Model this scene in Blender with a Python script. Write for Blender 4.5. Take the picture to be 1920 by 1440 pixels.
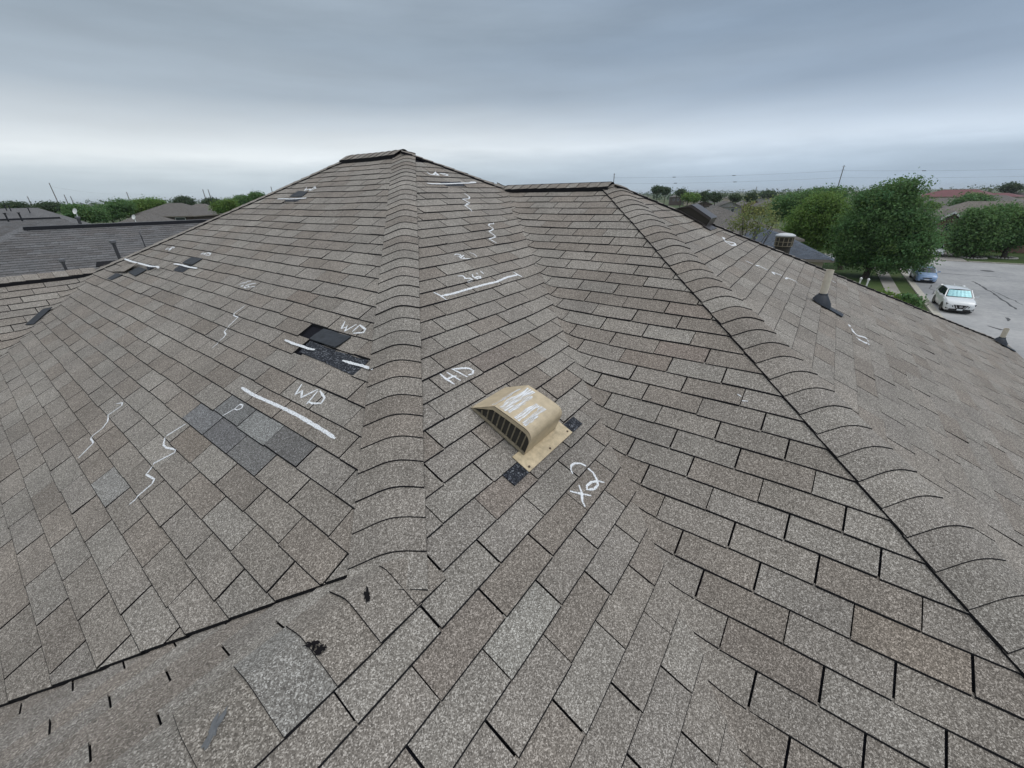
import bpy, math, random
import numpy as np
from mathutils import Vector, Matrix, noise
random.seed(7); RNG = np.random.default_rng(7)
scene = bpy.context.scene
for o in list(bpy.data.objects): bpy.data.objects.remove(o)
COL = scene.collection

# ------------------------------------------------------------------ camera
CAM = np.array([-2.7320, -3.1512, 0.0477])
FOC = 747.68                                    # focal length in pixels of a 1920 px wide picture
FW = np.array([0.7240, 0.5411, -0.4278]); RT = np.array([0.5925, -0.8054, -0.0158])
FW = FW / np.linalg.norm(FW); RT = RT - FW * (RT @ FW); RT = RT / np.linalg.norm(RT); UP = np.cross(RT, FW)
cd = bpy.data.cameras.new('camera'); cam = bpy.data.objects.new('camera', cd); COL.objects.link(cam)
cd.sensor_width = 36.0; cd.lens = 36.0 * FOC / 1920; cd.clip_start = 0.05; cd.clip_end = 12000
cam.matrix_world = Matrix(((RT[0], UP[0], -FW[0], CAM[0]), (RT[1], UP[1], -FW[1], CAM[1]),
                           (RT[2], UP[2], -FW[2], CAM[2]), (0, 0, 0, 1)))
scene.camera = cam
scene.render.resolution_x, scene.render.resolution_y = 1024, 768

# ------------------------------------------------------------------ light
SUN_EL, SUN_AZ = math.radians(56), math.radians(-78)
scene.view_settings.view_transform = 'Standard'; scene.view_settings.look = 'None'
scene.view_settings.exposure = 0.0; scene.view_settings.gamma = 1.0
scene.view_settings.use_curve_mapping = False
w = bpy.data.worlds.new('World'); scene.world = w; w.use_nodes = True
nt = w.node_tree; nt.nodes.clear(); N = nt.nodes.new; L = nt.links.new
out = N('ShaderNodeOutputWorld'); bg = N('ShaderNodeBackground'); bg.inputs[1].default_value = 0.1
sky = N('ShaderNodeTexSky'); sky.sky_type = 'NISHITA'; sky.sun_disc = False
sky.sun_elevation = SUN_EL; sky.sun_rotation = math.radians(90) - SUN_AZ
tc = N('ShaderNodeTexCoord'); nrm = N('ShaderNodeVectorMath'); nrm.operation = 'NORMALIZE'
L(tc.outputs['Generated'], nrm.inputs[0])
sep = N('ShaderNodeSeparateXYZ'); L(nrm.outputs[0], sep.inputs[0])
def math_node(op, a=None, b=None, c=None):
    m = N('ShaderNodeMath'); m.operation = op
    for i, v in enumerate((a, b, c)):
        if v is None: continue
        if isinstance(v, (int, float)): m.inputs[i].default_value = v
        else: L(v, m.inputs[i])
    return m.outputs[0]
# cloud layer: soft stratus banks, long and flat
comb = N('ShaderNodeMapping'); comb.inputs['Scale'].default_value = (1.0, 1.0, 7.0); L(nrm.outputs[0], comb.inputs['Vector'])
n1 = N('ShaderNodeTexNoise'); n1.inputs['Scale'].default_value = 1.1; n1.inputs['Detail'].default_value = 4; n1.inputs['Roughness'].default_value = 0.5
L(comb.outputs[0], n1.inputs['Vector'])
n2 = N('ShaderNodeTexNoise'); n2.inputs['Scale'].default_value = 3.6; n2.inputs['Detail'].default_value = 5; n2.inputs['Roughness'].default_value = 0.55
L(comb.outputs[0], n2.inputs['Vector'])
wob = math_node('MULTIPLY_ADD', math_node('SUBTRACT', n1.outputs['Fac'], 0.5), 0.055, sep.outputs['Z'])
wob = math_node('MULTIPLY_ADD', math_node('SUBTRACT', n2.outputs['Fac'], 0.5), 0.035, wob)
ramp = N('ShaderNodeValToRGB'); L(wob, ramp.inputs[0])
SKY = [(0.00, (4.8, 5.6, 6.2)), (0.030, (4.9, 5.7, 6.35)), (0.055, (5.9, 6.65, 7.2)), (0.085, (8.0, 8.5, 8.8)),
       (0.118, (6.3, 6.85, 7.3)), (0.17, (4.1, 4.75, 5.4)), (0.26, (3.25, 3.9, 4.55)), (0.40, (3.7, 4.35, 5.0)), (0.7, (8.2, 8.6, 9.1)), (1.0, (11.5, 11.9, 12.2))]
el = ramp.color_ramp.elements
el[0].position, el[0].color = SKY[0][0], (*SKY[0][1], 1); el[1].position, el[1].color = SKY[-1][0], (*SKY[-1][1], 1)
for p_, c_ in SKY[1:-1]:
    e = el.new(p_); e.color = (*c_, 1)
tone = math_node('MULTIPLY_ADD', math_node('SUBTRACT', n2.outputs['Fac'], 0.5), 0.38, 1.0)
mulc = N('ShaderNodeMix'); mulc.data_type = 'RGBA'; mulc.blend_type = 'MULTIPLY'; mulc.inputs['Factor'].default_value = 1.0
dr = N('ShaderNodeVectorMath'); dr.operation = 'DOT_PRODUCT'; dr.inputs[1].default_value = (.59, -.80, .05); L(nrm.outputs[0], dr.inputs[0])
bank = N('ShaderNodeMapRange'); bank.interpolation_type = 'SMOOTHSTEP'; bank.inputs[1].default_value = -.55; bank.inputs[2].default_value = .75
L(math_node('MULTIPLY_ADD', math_node('SUBTRACT', n1.outputs['Fac'], .5), .8, dr.outputs['Value']), bank.inputs[0])
cmb = N('ShaderNodeCombineColor')
for i, k in enumerate((-.24, -.17, -.06)): L(math_node('MULTIPLY', tone, math_node('MULTIPLY_ADD', bank.outputs[0], k, 1.05)), cmb.inputs[i])
L(ramp.outputs[0], mulc.inputs['A']); L(cmb.outputs[0], mulc.inputs['B'])
mixc = N('ShaderNodeMix'); mixc.data_type = 'RGBA'; mixc.inputs['Factor'].default_value = 0.93
L(sky.outputs[0], mixc.inputs['A']); L(mulc.outputs['Result'], mixc.inputs['B'])
L(mixc.outputs['Result'], bg.inputs[0]); L(bg.outputs[0], out.inputs[0])

sl = bpy.data.lights.new('sun', 'SUN'); sl.energy = 1.2; sl.angle = math.radians(40); sl.color = (1.0, 0.97, 0.92)
so = bpy.data.objects.new('sun', sl); COL.objects.link(so)
sd = Vector((math.cos(SUN_EL) * math.cos(SUN_AZ), math.cos(SUN_EL) * math.sin(SUN_AZ), math.sin(SUN_EL)))
so.rotation_euler = sd.to_track_quat('Z', 'Y').to_euler()

# ------------------------------------------------------------------ helpers
def ray(px, py):
    d = FW * FOC + RT * (px - 960) + UP * (720 - py)
    return d / np.linalg.norm(d)
def at_z(px, py, z):
    d = ray(px, py); return CAM + d * (z - CAM[2]) / d[2]
def at_d(px, py, dist):
    d = ray(px, py); return CAM + d * dist / math.hypot(d[0], d[1])
def proj(P):
    d = np.asarray(P, float) - CAM; q = d @ FW
    return np.stack([960 + FOC * (d @ RT) / q, 720 - FOC * (d @ UP) / q], -1)

def obj(name, me, parent=None, **props):
    o = bpy.data.objects.new(name, me); COL.objects.link(o)
    if parent is not None: o.parent = parent
    for k, v in props.items(): o[k] = v
    return o
def thing(name, label, cat, loc=(0, 0, 0), rz=0.0, group=None):
    o = obj(name, None); o.location = loc; o.rotation_euler = (0, 0, rz)
    o['label'] = label; o['category'] = cat
    if group: o['group'] = group
    return o
class MB:
    """collects faces for one mesh; several material slots, optional per-face tint"""
    def __init__(s): s.v = []; s.f = []; s.m = []; s.t = []
    def face(s, pts, m=0, t=(1, 1, 1)):
        b = len(s.v); s.v.extend([tuple(map(float, p)) for p in pts]); s.f.append(tuple(range(b, b + len(pts)))); s.m.append(m); s.t.append(t)
    def raw(s, verts, faces, m=0, t=(1, 1, 1)):
        b = len(s.v); s.v.extend([tuple(map(float, p)) for p in verts])
        for f in faces: s.f.append(tuple(b + i for i in f)); s.m.append(m); s.t.append(t)
    def box(s, x0, x1, y0, y1, z0, z1, m=0, t=(1, 1, 1)):
        V = [(x, y, z) for z in (z0, z1) for y in (y0, y1) for x in (x0, x1)]
        s.raw(V, [(0, 2, 3, 1), (4, 5, 7, 6), (0, 1, 5, 4), (2, 6, 7, 3), (0, 4, 6, 2), (1, 3, 7, 5)], m, t)
    def tube(s, pts, rads, n=8, m=0, cap=True, t=(1, 1, 1)):
        pts = [Vector(p) for p in pts]; rings = []
        for i, p in enumerate(pts):
            d = (pts[min(i + 1, len(pts) - 1)] - pts[max(i - 1, 0)]).normalized()
            a = d.orthogonal().normalized() if i == 0 else (a - d * a.dot(d)).normalized()
            b = d.cross(a); rings.append([p + (a * math.cos(2 * math.pi * k / n) + b * math.sin(2 * math.pi * k / n)) * rads[i] for k in range(n)])
        V = [q for r in rings for q in r]; F = []
        for i in range(len(pts) - 1):
            for k in range(n):
                F.append((i * n + k, i * n + (k + 1) % n, (i + 1) * n + (k + 1) % n, (i + 1) * n + k))
        if cap: F += [tuple(range(n))[::-1], tuple((len(pts) - 1) * n + k for k in range(n))]
        s.raw(V, F, m, t)
    def lathe(s, prof, n=20, m=0, c=(0, 0, 0), t=(1, 1, 1)):
        V = [(c[0] + r * math.cos(2 * math.pi * k / n), c[1] + r * math.sin(2 * math.pi * k / n), c[2] + z) for r, z in prof for k in range(n)]
        F = [(i * n + k, i * n + (k + 1) % n, (i + 1) * n + (k + 1) % n, (i + 1) * n + k) for i in range(len(prof) - 1) for k in range(n)]
        F.append(tuple((len(prof) - 1) * n + k for k in range(n))); s.raw(V, F, m, t)
    def mesh(s, name, mats, tint=False, smooth=False):
        me = bpy.data.meshes.new(name); me.from_pydata(s.v, [], s.f)
        for m in (mats if isinstance(mats, (list, tuple)) else [mats]): me.materials.append(m)
        me.polygons.foreach_set('material_index', s.m)
        if smooth: me.polygons.foreach_set('use_smooth', [True] * len(s.f))
        if tint:
            a = me.attributes.new('tint', 'FLOAT_COLOR', 'FACE')
            a.data.foreach_set('color', [c for t in s.t for c in (*t, 1.0)])
        me.update(); return me
    def build(s, name, mats, parent=None, tint=False, smooth=False, **props):
        return obj(name, s.mesh(name, mats, tint, smooth), parent, **props)

# ------------------------------------------------------------------ materials
def new_mat(name):
    m = bpy.data.materials.new(name); m.use_nodes = True
    n = m.node_tree; return m, n, n.nodes['Principled BSDF']
def plain(name, col, rough=0.6, metal=0.0, spec=0.5, var=0.0, scale=8.0, coat=0.0, bump=0.0):
    m, n, b = new_mat(name)
    b.inputs['Base Color'].default_value = (*col, 1); b.inputs['Roughness'].default_value = rough
    b.inputs['Metallic'].default_value = metal; b.inputs['Specular IOR Level'].default_value = spec
    b.inputs['Coat Weight'].default_value = coat; b.inputs['Coat Roughness'].default_value = 0.05
    if var > 0 or bump > 0:
        g = n.nodes.new('ShaderNodeNewGeometry'); t = n.nodes.new('ShaderNodeTexNoise')
        t.inputs['Scale'].default_value = scale; t.inputs['Detail'].default_value = 6; t.inputs['Roughness'].default_value = 0.65
        n.links.new(g.outputs['Position'], t.inputs['Vector'])
        r = n.nodes.new('ShaderNodeValToRGB'); r.color_ramp.elements[0].position = 0.3; r.color_ramp.elements[1].position = 0.7
        r.color_ramp.elements[0].color = (*[c * (1 - var) for c in col], 1); r.color_ramp.elements[1].color = (*[min(1, c * (1 + var)) for c in col], 1)
        n.links.new(t.outputs['Fac'], r.inputs[0]); n.links.new(r.outputs[0], b.inputs['Base Color'])
        if bump:
            bp = n.nodes.new('ShaderNodeBump'); bp.inputs['Strength'].default_value = bump; bp.inputs['Distance'].default_value = 0.01
            n.links.new(t.outputs['Fac'], bp.inputs['Height']); n.links.new(bp.outputs[0], b.inputs['Normal'])
    return m
def granule(name, stops, cell=210.0, rough=0.9, big=0.12, use_tint=True):
    """mineral granules: small cells of random tone, times the tab's own tint, with faint weathering"""
    m, n, b = new_mat(name); N = n.nodes.new; L = n.links.new
    g = N('ShaderNodeNewGeometry')
    v = N('ShaderNodeTexVoronoi'); v.inputs['Scale'].default_value = cell; L(g.outputs['Position'], v.inputs['Vector'])
    sp = N('ShaderNodeSeparateColor'); L(v.outputs['Color'], sp.inputs[0])
    t2 = N('ShaderNodeTexNoise'); t2.inputs['Scale'].default_value = cell * 0.33; t2.inputs['Detail'].default_value = 2; L(g.outputs['Position'], t2.inputs['Vector'])
    ad = N('ShaderNodeMath'); ad.operation = 'MULTIPLY_ADD'; L(t2.outputs['Fac'], ad.inputs[0]); ad.inputs[1].default_value = 0.7; L(sp.outputs[0], ad.inputs[2])
    sb = N('ShaderNodeMath'); sb.operation = 'SUBTRACT'; L(ad.outputs[0], sb.inputs[0]); sb.inputs[1].default_value = 0.35
    r = N('ShaderNodeValToRGB'); L(sb.outputs[0], r.inputs[0])
    e = r.color_ramp.elements; e[0].position, e[0].color = stops[0][0], (*stops[0][1], 1); e[1].position, e[1].color = stops[-1][0], (*stops[-1][1], 1)
    for p, c in stops[1:-1]: x = e.new(p); x.color = (*c, 1)
    t3 = N('ShaderNodeTexNoise'); t3.inputs['Scale'].default_value = 2.3; t3.inputs['Detail'].default_value = 5; t3.inputs['Roughness'].default_value = 0.6; L(g.outputs['Position'], t3.inputs['Vector'])
    mr = N('ShaderNodeMapRange'); mr.inputs[1].default_value = 0.3; mr.inputs[2].default_value = 0.7; mr.inputs[3].default_value = 1 - big; mr.inputs[4].default_value = 1 + big
    L(t3.outputs['Fac'], mr.inputs[0])
    mx = N('ShaderNodeMix'); mx.data_type = 'RGBA'; mx.blend_type = 'MULTIPLY'; mx.inputs['Factor'].default_value = 1
    cc = N('ShaderNodeCombineColor'); [L(mr.outputs[0], cc.inputs[i]) for i in range(3)]
    L(r.outputs[0], mx.inputs['A']); L(cc.outputs[0], mx.inputs['B']); res = mx.outputs['Result']
    if use_tint:
        a = N('ShaderNodeAttribute'); a.attribute_name = 'tint'
        m2 = N('ShaderNodeMix'); m2.data_type = 'RGBA'; m2.blend_type = 'MULTIPLY'; m2.inputs['Factor'].default_value = 1
        L(res, m2.inputs['A']); L(a.outputs['Color'], m2.inputs['B']); res = m2.outputs['Result']
    L(res, b.inputs['Base Color']); b.inputs['Roughness'].default_value = rough; b.inputs['Specular IOR Level'].default_value = 0.35
    bp = N('ShaderNodeBump'); bp.inputs['Strength'].default_value = 0.5; bp.inputs['Distance'].default_value = 0.002
    L(v.outputs['Distance'], bp.inputs['Height']); L(bp.outputs[0], b.inputs['Normal'])
    return m
GRAN = granule('shingle_granules', [(0.0, (.100, .089, .077)), (0.25, (.152, .136, .118)), (0.55, (.214, .193, .168)), (0.8, (.300, .275, .243)), (1.0, (.49, .455, .41))], cell=330, big=.15)
DARKGRAN = granule('dark_granules', [(0.0, (.006, .007, .010)), (0.5, (.018, .020, .026)), (0.85, (.05, .055, .066)), (1.0, (.22, .23, .25))], use_tint=False)
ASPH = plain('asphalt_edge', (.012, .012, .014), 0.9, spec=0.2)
DECK = plain('roof_underlay', (.010, .010, .014), 0.95, spec=0.15, var=0.4, scale=90)
UNDER = plain('shingle_underside', (.022, .026, .032), 0.75, var=0.35, scale=30, bump=0.2)
BLACKP = plain('black_plastic', (.008, .008, .012), 0.45)
TANM = plain('tan_painted_metal', (.50, .405, .27), 0.4, var=0.16, scale=22, bump=0.05)
TANF = plain('tan_flange_metal', (.52, .42, .27), 0.5, var=0.25, scale=30, bump=0.1)
DARKIN = plain('dark_inside', (.040, .035, .028), 0.9)
MESHM = plain('louvre_metal', (.26, .22, .155), 0.5, var=0.3, scale=60)
BROWNM = plain('brown_metal', (.060, .050, .048), 0.36, var=0.2, scale=18)
PVC = plain('weathered_pvc', (.60, .54, .44), 0.55, var=0.12, scale=26)
RUBBER = plain('rubber_boot', (.018, .024, .034), 0.6, var=0.3, scale=40)
def chalk_mat(lo=.31, hi=.46, sc=200, st=(1, 1, 1)):
    m, n, b = new_mat('white_chalk'); N = n.nodes.new; L = n.links.new
    b.inputs['Base Color'].default_value = (.74, .75, .76, 1); b.inputs['Roughness'].default_value = 0.95; b.inputs['Specular IOR Level'].default_value = 0.1
    g = N('ShaderNodeNewGeometry'); t = N('ShaderNodeTexNoise'); t.inputs['Scale'].default_value = sc; t.inputs['Detail'].default_value = 3
    mp = N('ShaderNodeMapping'); mp.inputs['Scale'].default_value = st; L(g.outputs['Position'], mp.inputs['Vector']); L(mp.outputs[0], t.inputs['Vector'])
    mr = N('ShaderNodeMapRange'); mr.inputs[1].default_value = lo; mr.inputs[2].default_value = hi; L(t.outputs['Fac'], mr.inputs[0])
    L(mr.outputs[0], b.inputs['Alpha']); return m
CHALK = chalk_mat(); RUB = chalk_mat(.30, .62, 150, (.10, 1, 1))

# ------------------------------------------------------------------ the house: roof planes  z = h + gx*x + gy*y
PL = {'left': (0.5100, 0.0, 0.0508), 'mid': (0.0, 0.4811, 0.0), 'right': (0.4941, 0.0, -0.7405),
      'end': (0.0, 0.49, 0.727), 'wing': (0.0, 0.47, -2.932), 'spur': (0.0, -0.485, -2.164), 'rear': (-0.5, 0.0, 1.0),
      'rear_high': (-0.4850, 0.0, 0.986), 'far_end': (0.0, -0.555, 1.79), 'wing_back': (0.0, -0.47, 1.392)}
def pz(pl, x, y): gx, gy, h = PL[pl]; return h + gx * x + gy * y
def undul(x, y):
    return 0.010 * noise.noise((x * 0.9, y * 0.9, 3.1)) + 0.005 * noise.noise((x * 2.6, y * 2.6, 8.2))
def smax(a, b, d):
    h = max(d - abs(a - b), 0); return max(a, b) + h * h / (4 * d)
NEIGH = {'left': ['wing'], 'mid': [], 'right': ['mid'], 'wing': ['left'], 'spur': [], 'end': []}
def base_z(pl, x, y):
    z = pz(pl, x, y)
    for q in NEIGH.get(pl, []):
        if q == 'spur' and pl == 'left' or q == 'wing' and y < 1.5 or pl == 'mid' and x < -1.6 and y > -2.2: continue
        z = smax(z, pz(q, x, y), 0.05)
    if pl == 'left' and y < .8: z += .003 * max(0, 1 - max(0, pz('left', x, y) - pz('spur', x, y)) / .12)
    return z + undul(x, y)
def hit(px, py, pl):
    gx, gy, h = PL[pl]; d = ray(px, py)
    t = (h + gx * CAM[0] + gy * CAM[1] - CAM[2]) / (d[2] - gx * d[0] - gy * d[1]); return CAM + d * t

# courses: downhill axis, first butt line, exposure, slot phase, shift per course
TAB = 0.3048
CRS = {'left': ('x', 2.4100, .1268, -1.1987, -.124), 'mid': ('y', 1.3557, .1269, -.8636, -.124), 'right': ('x', .0636, .1279, -1.9007, -.124),
       'end': ('y', 4.306, .1317, -.202, .125), 'wing': ('y', -4.815, .1285, -2.465, -.124), 'spur': ('Y', -2.036 * 1.1114, .1215, -2.526, -.1303)}
# u is +x for 'y' planes, y for 'x' planes
def cslope(pl): gx, gy, h = PL[pl]; return math.sqrt(1 + gx * gx + gy * gy)
def su_xy(pl, s, u):
    ax = CRS[pl][0]; c = cslope(pl)
    return (-s / c, u) if ax == 'x' else (u, -s / c) if ax == 'y' else (u, s / c)
def xy_su(pl, x, y):
    ax = CRS[pl][0]; c = cslope(pl)
    return (-x * c, y) if ax == 'x' else (-y * c, x) if ax == 'y' else (y * c, x)
def row_of(pl, s): return math.ceil((s - CRS[pl][1]) / CRS[pl][2])
LIFT = {'mid': .0, 'left': .001}
TABH = {}
def top_z(pl, x, y):
    k = cell_of(pl, x, y)
    if k in TABH:
        st, sb, um, lift, tilt = TABH[k]; s, u = xy_su(pl, x, y); f = min(max((s - st) / (sb - st), 0), 1)
        return base_z(pl, x, y) + tab_h(pl, x, y, f, (u - um) / TAB, lift, tilt)
    s, u = xy_su(pl, x, y); ax, s0, e, u0, off = CRS[pl]; r = math.ceil((s - s0) / e); f = 1 - (s0 + r * e - s) / e
    return base_z(pl, x, y) + 0.003 + 0.0062 * f + LIFT.get(pl, 0)

# clip lines: list of functions g(x,y) >= 0 keeps
def ln(p, q):                                   # keeps the left of p->q
    return lambda x, y: (q[0] - p[0]) * (y - p[1]) - (q[1] - p[1]) * (x - p[0])
PEAK = (0.93, 1.14); PEAKL = (0.93, 2.27); LEND = (-1.62, 4.63); CR = (1.78, -1.2); CL = (1.78, 0.289)
CLIP = {
 'left': [lambda x, y: pz('mid', x, y) - pz('left', x, y) - .035, ln(PEAKL, LEND), lambda x, y: 0.93 - x,
          lambda x, y: pz('left', x, y) - pz('wing', x, y) - 0.02 if y > 1.2 else 1, lambda x, y: pz('left', x, y) - pz('spur', x, y) - .012 if y <= 1.2 else 1, lambda x, y: x + 3.9],
 'mid': [lambda x, y: (pz('left', x, y) - pz('mid', x, y) - .03) if x > -2.27 else (-2.28 - y), ln((CL[0], CL[1]), PEAK), lambda x, y: pz('mid', x, y) - pz('right', x, y) - 0.012, lambda x, y: y + 3.95, lambda x, y: x + 3.6],
 'right': [lambda x, y: pz('right', x, y) - pz('mid', x, y) + 0.055, lambda x, y: pz('end', x, y) - pz('right', x, y) - .045, lambda x, y: 1.78 - x, lambda x, y: x + 2.3, lambda x, y: y + 4.4],
 'end': [lambda x, y: pz('right', x, y) - pz('end', x, y) - .045, lambda x, y: pz('rear', x, y) - pz('end', x, y) + .03, lambda x, y: y + 5.75, lambda x, y: x + 1.9, ln((-1.9, -5.4), (6.6, -6.3)) if 0 else (lambda x, y: 1)],
 'wing': [lambda x, y: pz('wing', x, y) - pz('left', x, y) + 0.05, lambda x, y: 4.60 - y, lambda x, y: x + 4.2, lambda x, y: y - 2.2],
 'spur': [lambda x, y: pz('spur', x, y) - pz('left', x, y) + 0.03, lambda x, y: y + 2.22, lambda x, y: x + 3.8, lambda x, y: -0.3 - y, lambda x, y: -2.2 - x],
}
def clip_poly(poly, fns):
    for g in fns:
        if not poly: return poly
        res = []; vals = [g(*p) for p in poly]
        for i in range(len(poly)):
            a, b = poly[i], poly[(i + 1) % len(poly)]; va, vb = vals[i], vals[(i + 1) % len(poly)]
            if va >= 0: res.append(a)
            if (va >= 0) != (vb >= 0):
                t = va / (va - vb); res.append((a[0] + (b[0] - a[0]) * t, a[1] + (b[1] - a[1]) * t))
        poly = res
    return poly
def tab_h(pl, x, y, f, g, lift, tilt):
    h = 0.003 + (0.0062 + lift) * f + tilt * g * 2 * f + LIFT.get(pl, 0)
    if pl == 'mid': h += .012 * min(1, max(0, 1 - (pz('mid', x, y) - pz('right', x, y)) / .12))
    return h
def inside(pt, poly):
    x, y = pt; c = False
    for i in range(len(poly)):
        (x0, y0), (x1, y1) = poly[i], poly[i - 1]
        if (y0 > y) != (y1 > y) and x < (x1 - x0) * (y - y0) / (y1 - y0) + x0: c = not c
    return c

house = thing('house', 'brown shingle roofed house we look down on, its hips marked with white chalk', 'house', (1.5, 0, -9.4))
house_inv = Matrix.Translation((-1.5, 0, 9.4))
def hpart(mb, name, mats, parent=None, tint=False, smooth=False, **kw):
    o = mb.build(name, mats, None, tint, smooth, **kw)
    o.parent = parent or house
    if parent is None: o.matrix_parent_inverse = house_inv
    return o

# walls, deck
BRICK = plain('house_brick', (.24, .15, .11), 0.9, var=0.3, scale=14, bump=0.2)
mb = MB(); mb.box(-2.4, 5.7, -5.4, 4.4, -9.6, -2.3); mb.box(-6, -2.4, -4.1, -.4, -9.6, -2.3); mb.box(-6, -2.4, 2.2, 6.9, -9.6, -2.3)
hpart(mb, 'wall', BRICK)
deck = MB()
def deck_poly(pl, pts):
    deck.face([(x, y, pz(pl, x, y) - 0.012) for x, y in pts])
G = lambda pl, big: clip_poly(big, CLIP[pl])
for pl, big in (('left', [(-3.9, -2.6), (1, -2.6), (1, 1.1999), (-3.9, 1.1999)]), ('left', [(-3.9, 1.2001), (1, 1.2001), (1, 5), (-3.9, 5)]), ('right', [(-2.3, -4.4), (1.9, -4.4), (1.9, .5), (-2.3, .5)]),
                ('end', [(-1.9, -5.75), (6.6, -5.75), (6.6, -1), (-1.9, -1)]), ('wing', [(-4.2, 2.2), (0, 2.2), (0, 4.7), (-4.2, 4.7)]),
                ('spur', [(-3.8, -2.3), (-1.9, -2.3), (-1.9, -.3), (-3.8, -.3)])):
    deck_poly(pl, G(pl, big))
for big in ([(-2.269, -3.95), (2.4, -3.95), (2.4, 1.5), (-2.269, 1.5)], [(-3.6, -3.95), (-2.27, -3.95), (-2.27, -2.2), (-3.6, -2.2)]):
    deck_poly('mid', G('mid', big))
ROOFD = hpart(deck, 'roof', DECK, label='dark roof deck under the shingles')
# slopes that face away from the street side of the photograph: plain shingle courses
back = MB()
for pl, pts in (('rear', [(1.78, -1.2), (6.3, -5.7), (6.3, 4.9), (1.78, .289)]), ('rear_high', [(.93, 1.14), (1.78, .289), (6.3, 4.9), (.93, 2.27)]),
                ('far_end', [(.93, 2.27), (6.3, 6.0), (-1.62, 6.4), (-1.62, 4.63)]), ('wing_back', [(-1.62, 4.6), (-1.62, 7.3), (-6, 7.3), (-6, 4.6)])):
    back.face([(x, y, pz(pl, x, y) - .004) for x, y in pts], 0, (1, .97, .95))
hpart(back, 'rear_slope', GRAN, tint=True)

# ---- tints picked out in the photograph (plane, px, py, rgb multiplier)
SPECIAL = [('left', 383, 783, (.74, .80, .90)), ('left', 423, 810, (.62, .66, .74)), ('left', 427, 838, (.62, .66, .74)), ('left', 440, 773, (.74, .80, .87)),
           ('left', 490, 803, (.95, 1.03, 1.11)), ('left', 547, 840, (.60, .63, .68)), ('left', 470, 853, (.68, .72, .78)),
           ('left', 200, 945, (1.05, 1.10, 1.15)), ('mid', 960, 1225, (1.15, 1.18, 1.18)), ('mid', 840, 1180, (.88, .83, .80)),
           ('left', 200, 840, (.89, .84, .80)), ('left', 360, 830, (.90, .84, .79)), ('mid', 940, 920, (.89, .83, .80)), ('mid', 900, 690, (.87, .81, .79)),
           ('right', 1240, 640, (.88, .80, .77)), ('right', 1210, 675, (.89, .82, .78)), ('right', 1290, 585, (.92, .85, .81)), ('right', 1380, 1235, (.88, .83, .80)),
           ('right', 1730, 1240, (.95, .88, .82)), ('left', 540, 565, (.92, .85, .81)), ('left', 590, 575, (.82, .80, .78))]
spec = {}
def cell_of(pl, x, y):
    s, u = xy_su(pl, x, y); ax, s0, e, u0, off = CRS[pl]; r = math.ceil((s - s0) / e)
    return pl, r, math.floor((u - u0 - off * r) / TAB)
def uoff(pl, r):
    ax, s0, e, u0, off = CRS[pl]; return u0 + (off if pl not in ('left', 'right') else off) * r
def cell(pl, px, py): P = hit(px, py, pl); return cell_of(pl, P[0], P[1])
for pl, px, py, c in SPECIAL: spec[cell(pl, px, py)] = c
# tabs that are torn away (replaced by the pieces further down)
MISSING = {cell('left', 610, 664), cell('left', 655, 686), cell('left', 614, 640), cell('mid', 846, 346), cell('left', 345, 508), cell('left', 561, 376)}
TONES = [(1.0, .98, .965), (1.02, 1.0, .98), (.97, .945, .92), (1.035, 1.03, 1.02), (.935, .895, .865), (1.0, .99, .985), (1.07, 1.07, 1.06), (.91, .865, .83)]
def tab_tint(key):
    r = random.Random(hash((key[0], key[1] * 131 + key[2], 5)) if 0 else (len(key[0]) * 7919 + ord(key[0][0]) * 104729 + key[1] * 1009 + key[2] * 31337))
    if key in spec: return spec[key]
    t = r.choice(TONES); f = r.uniform(.94, 1.06); return tuple(c * f for c in t)

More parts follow.
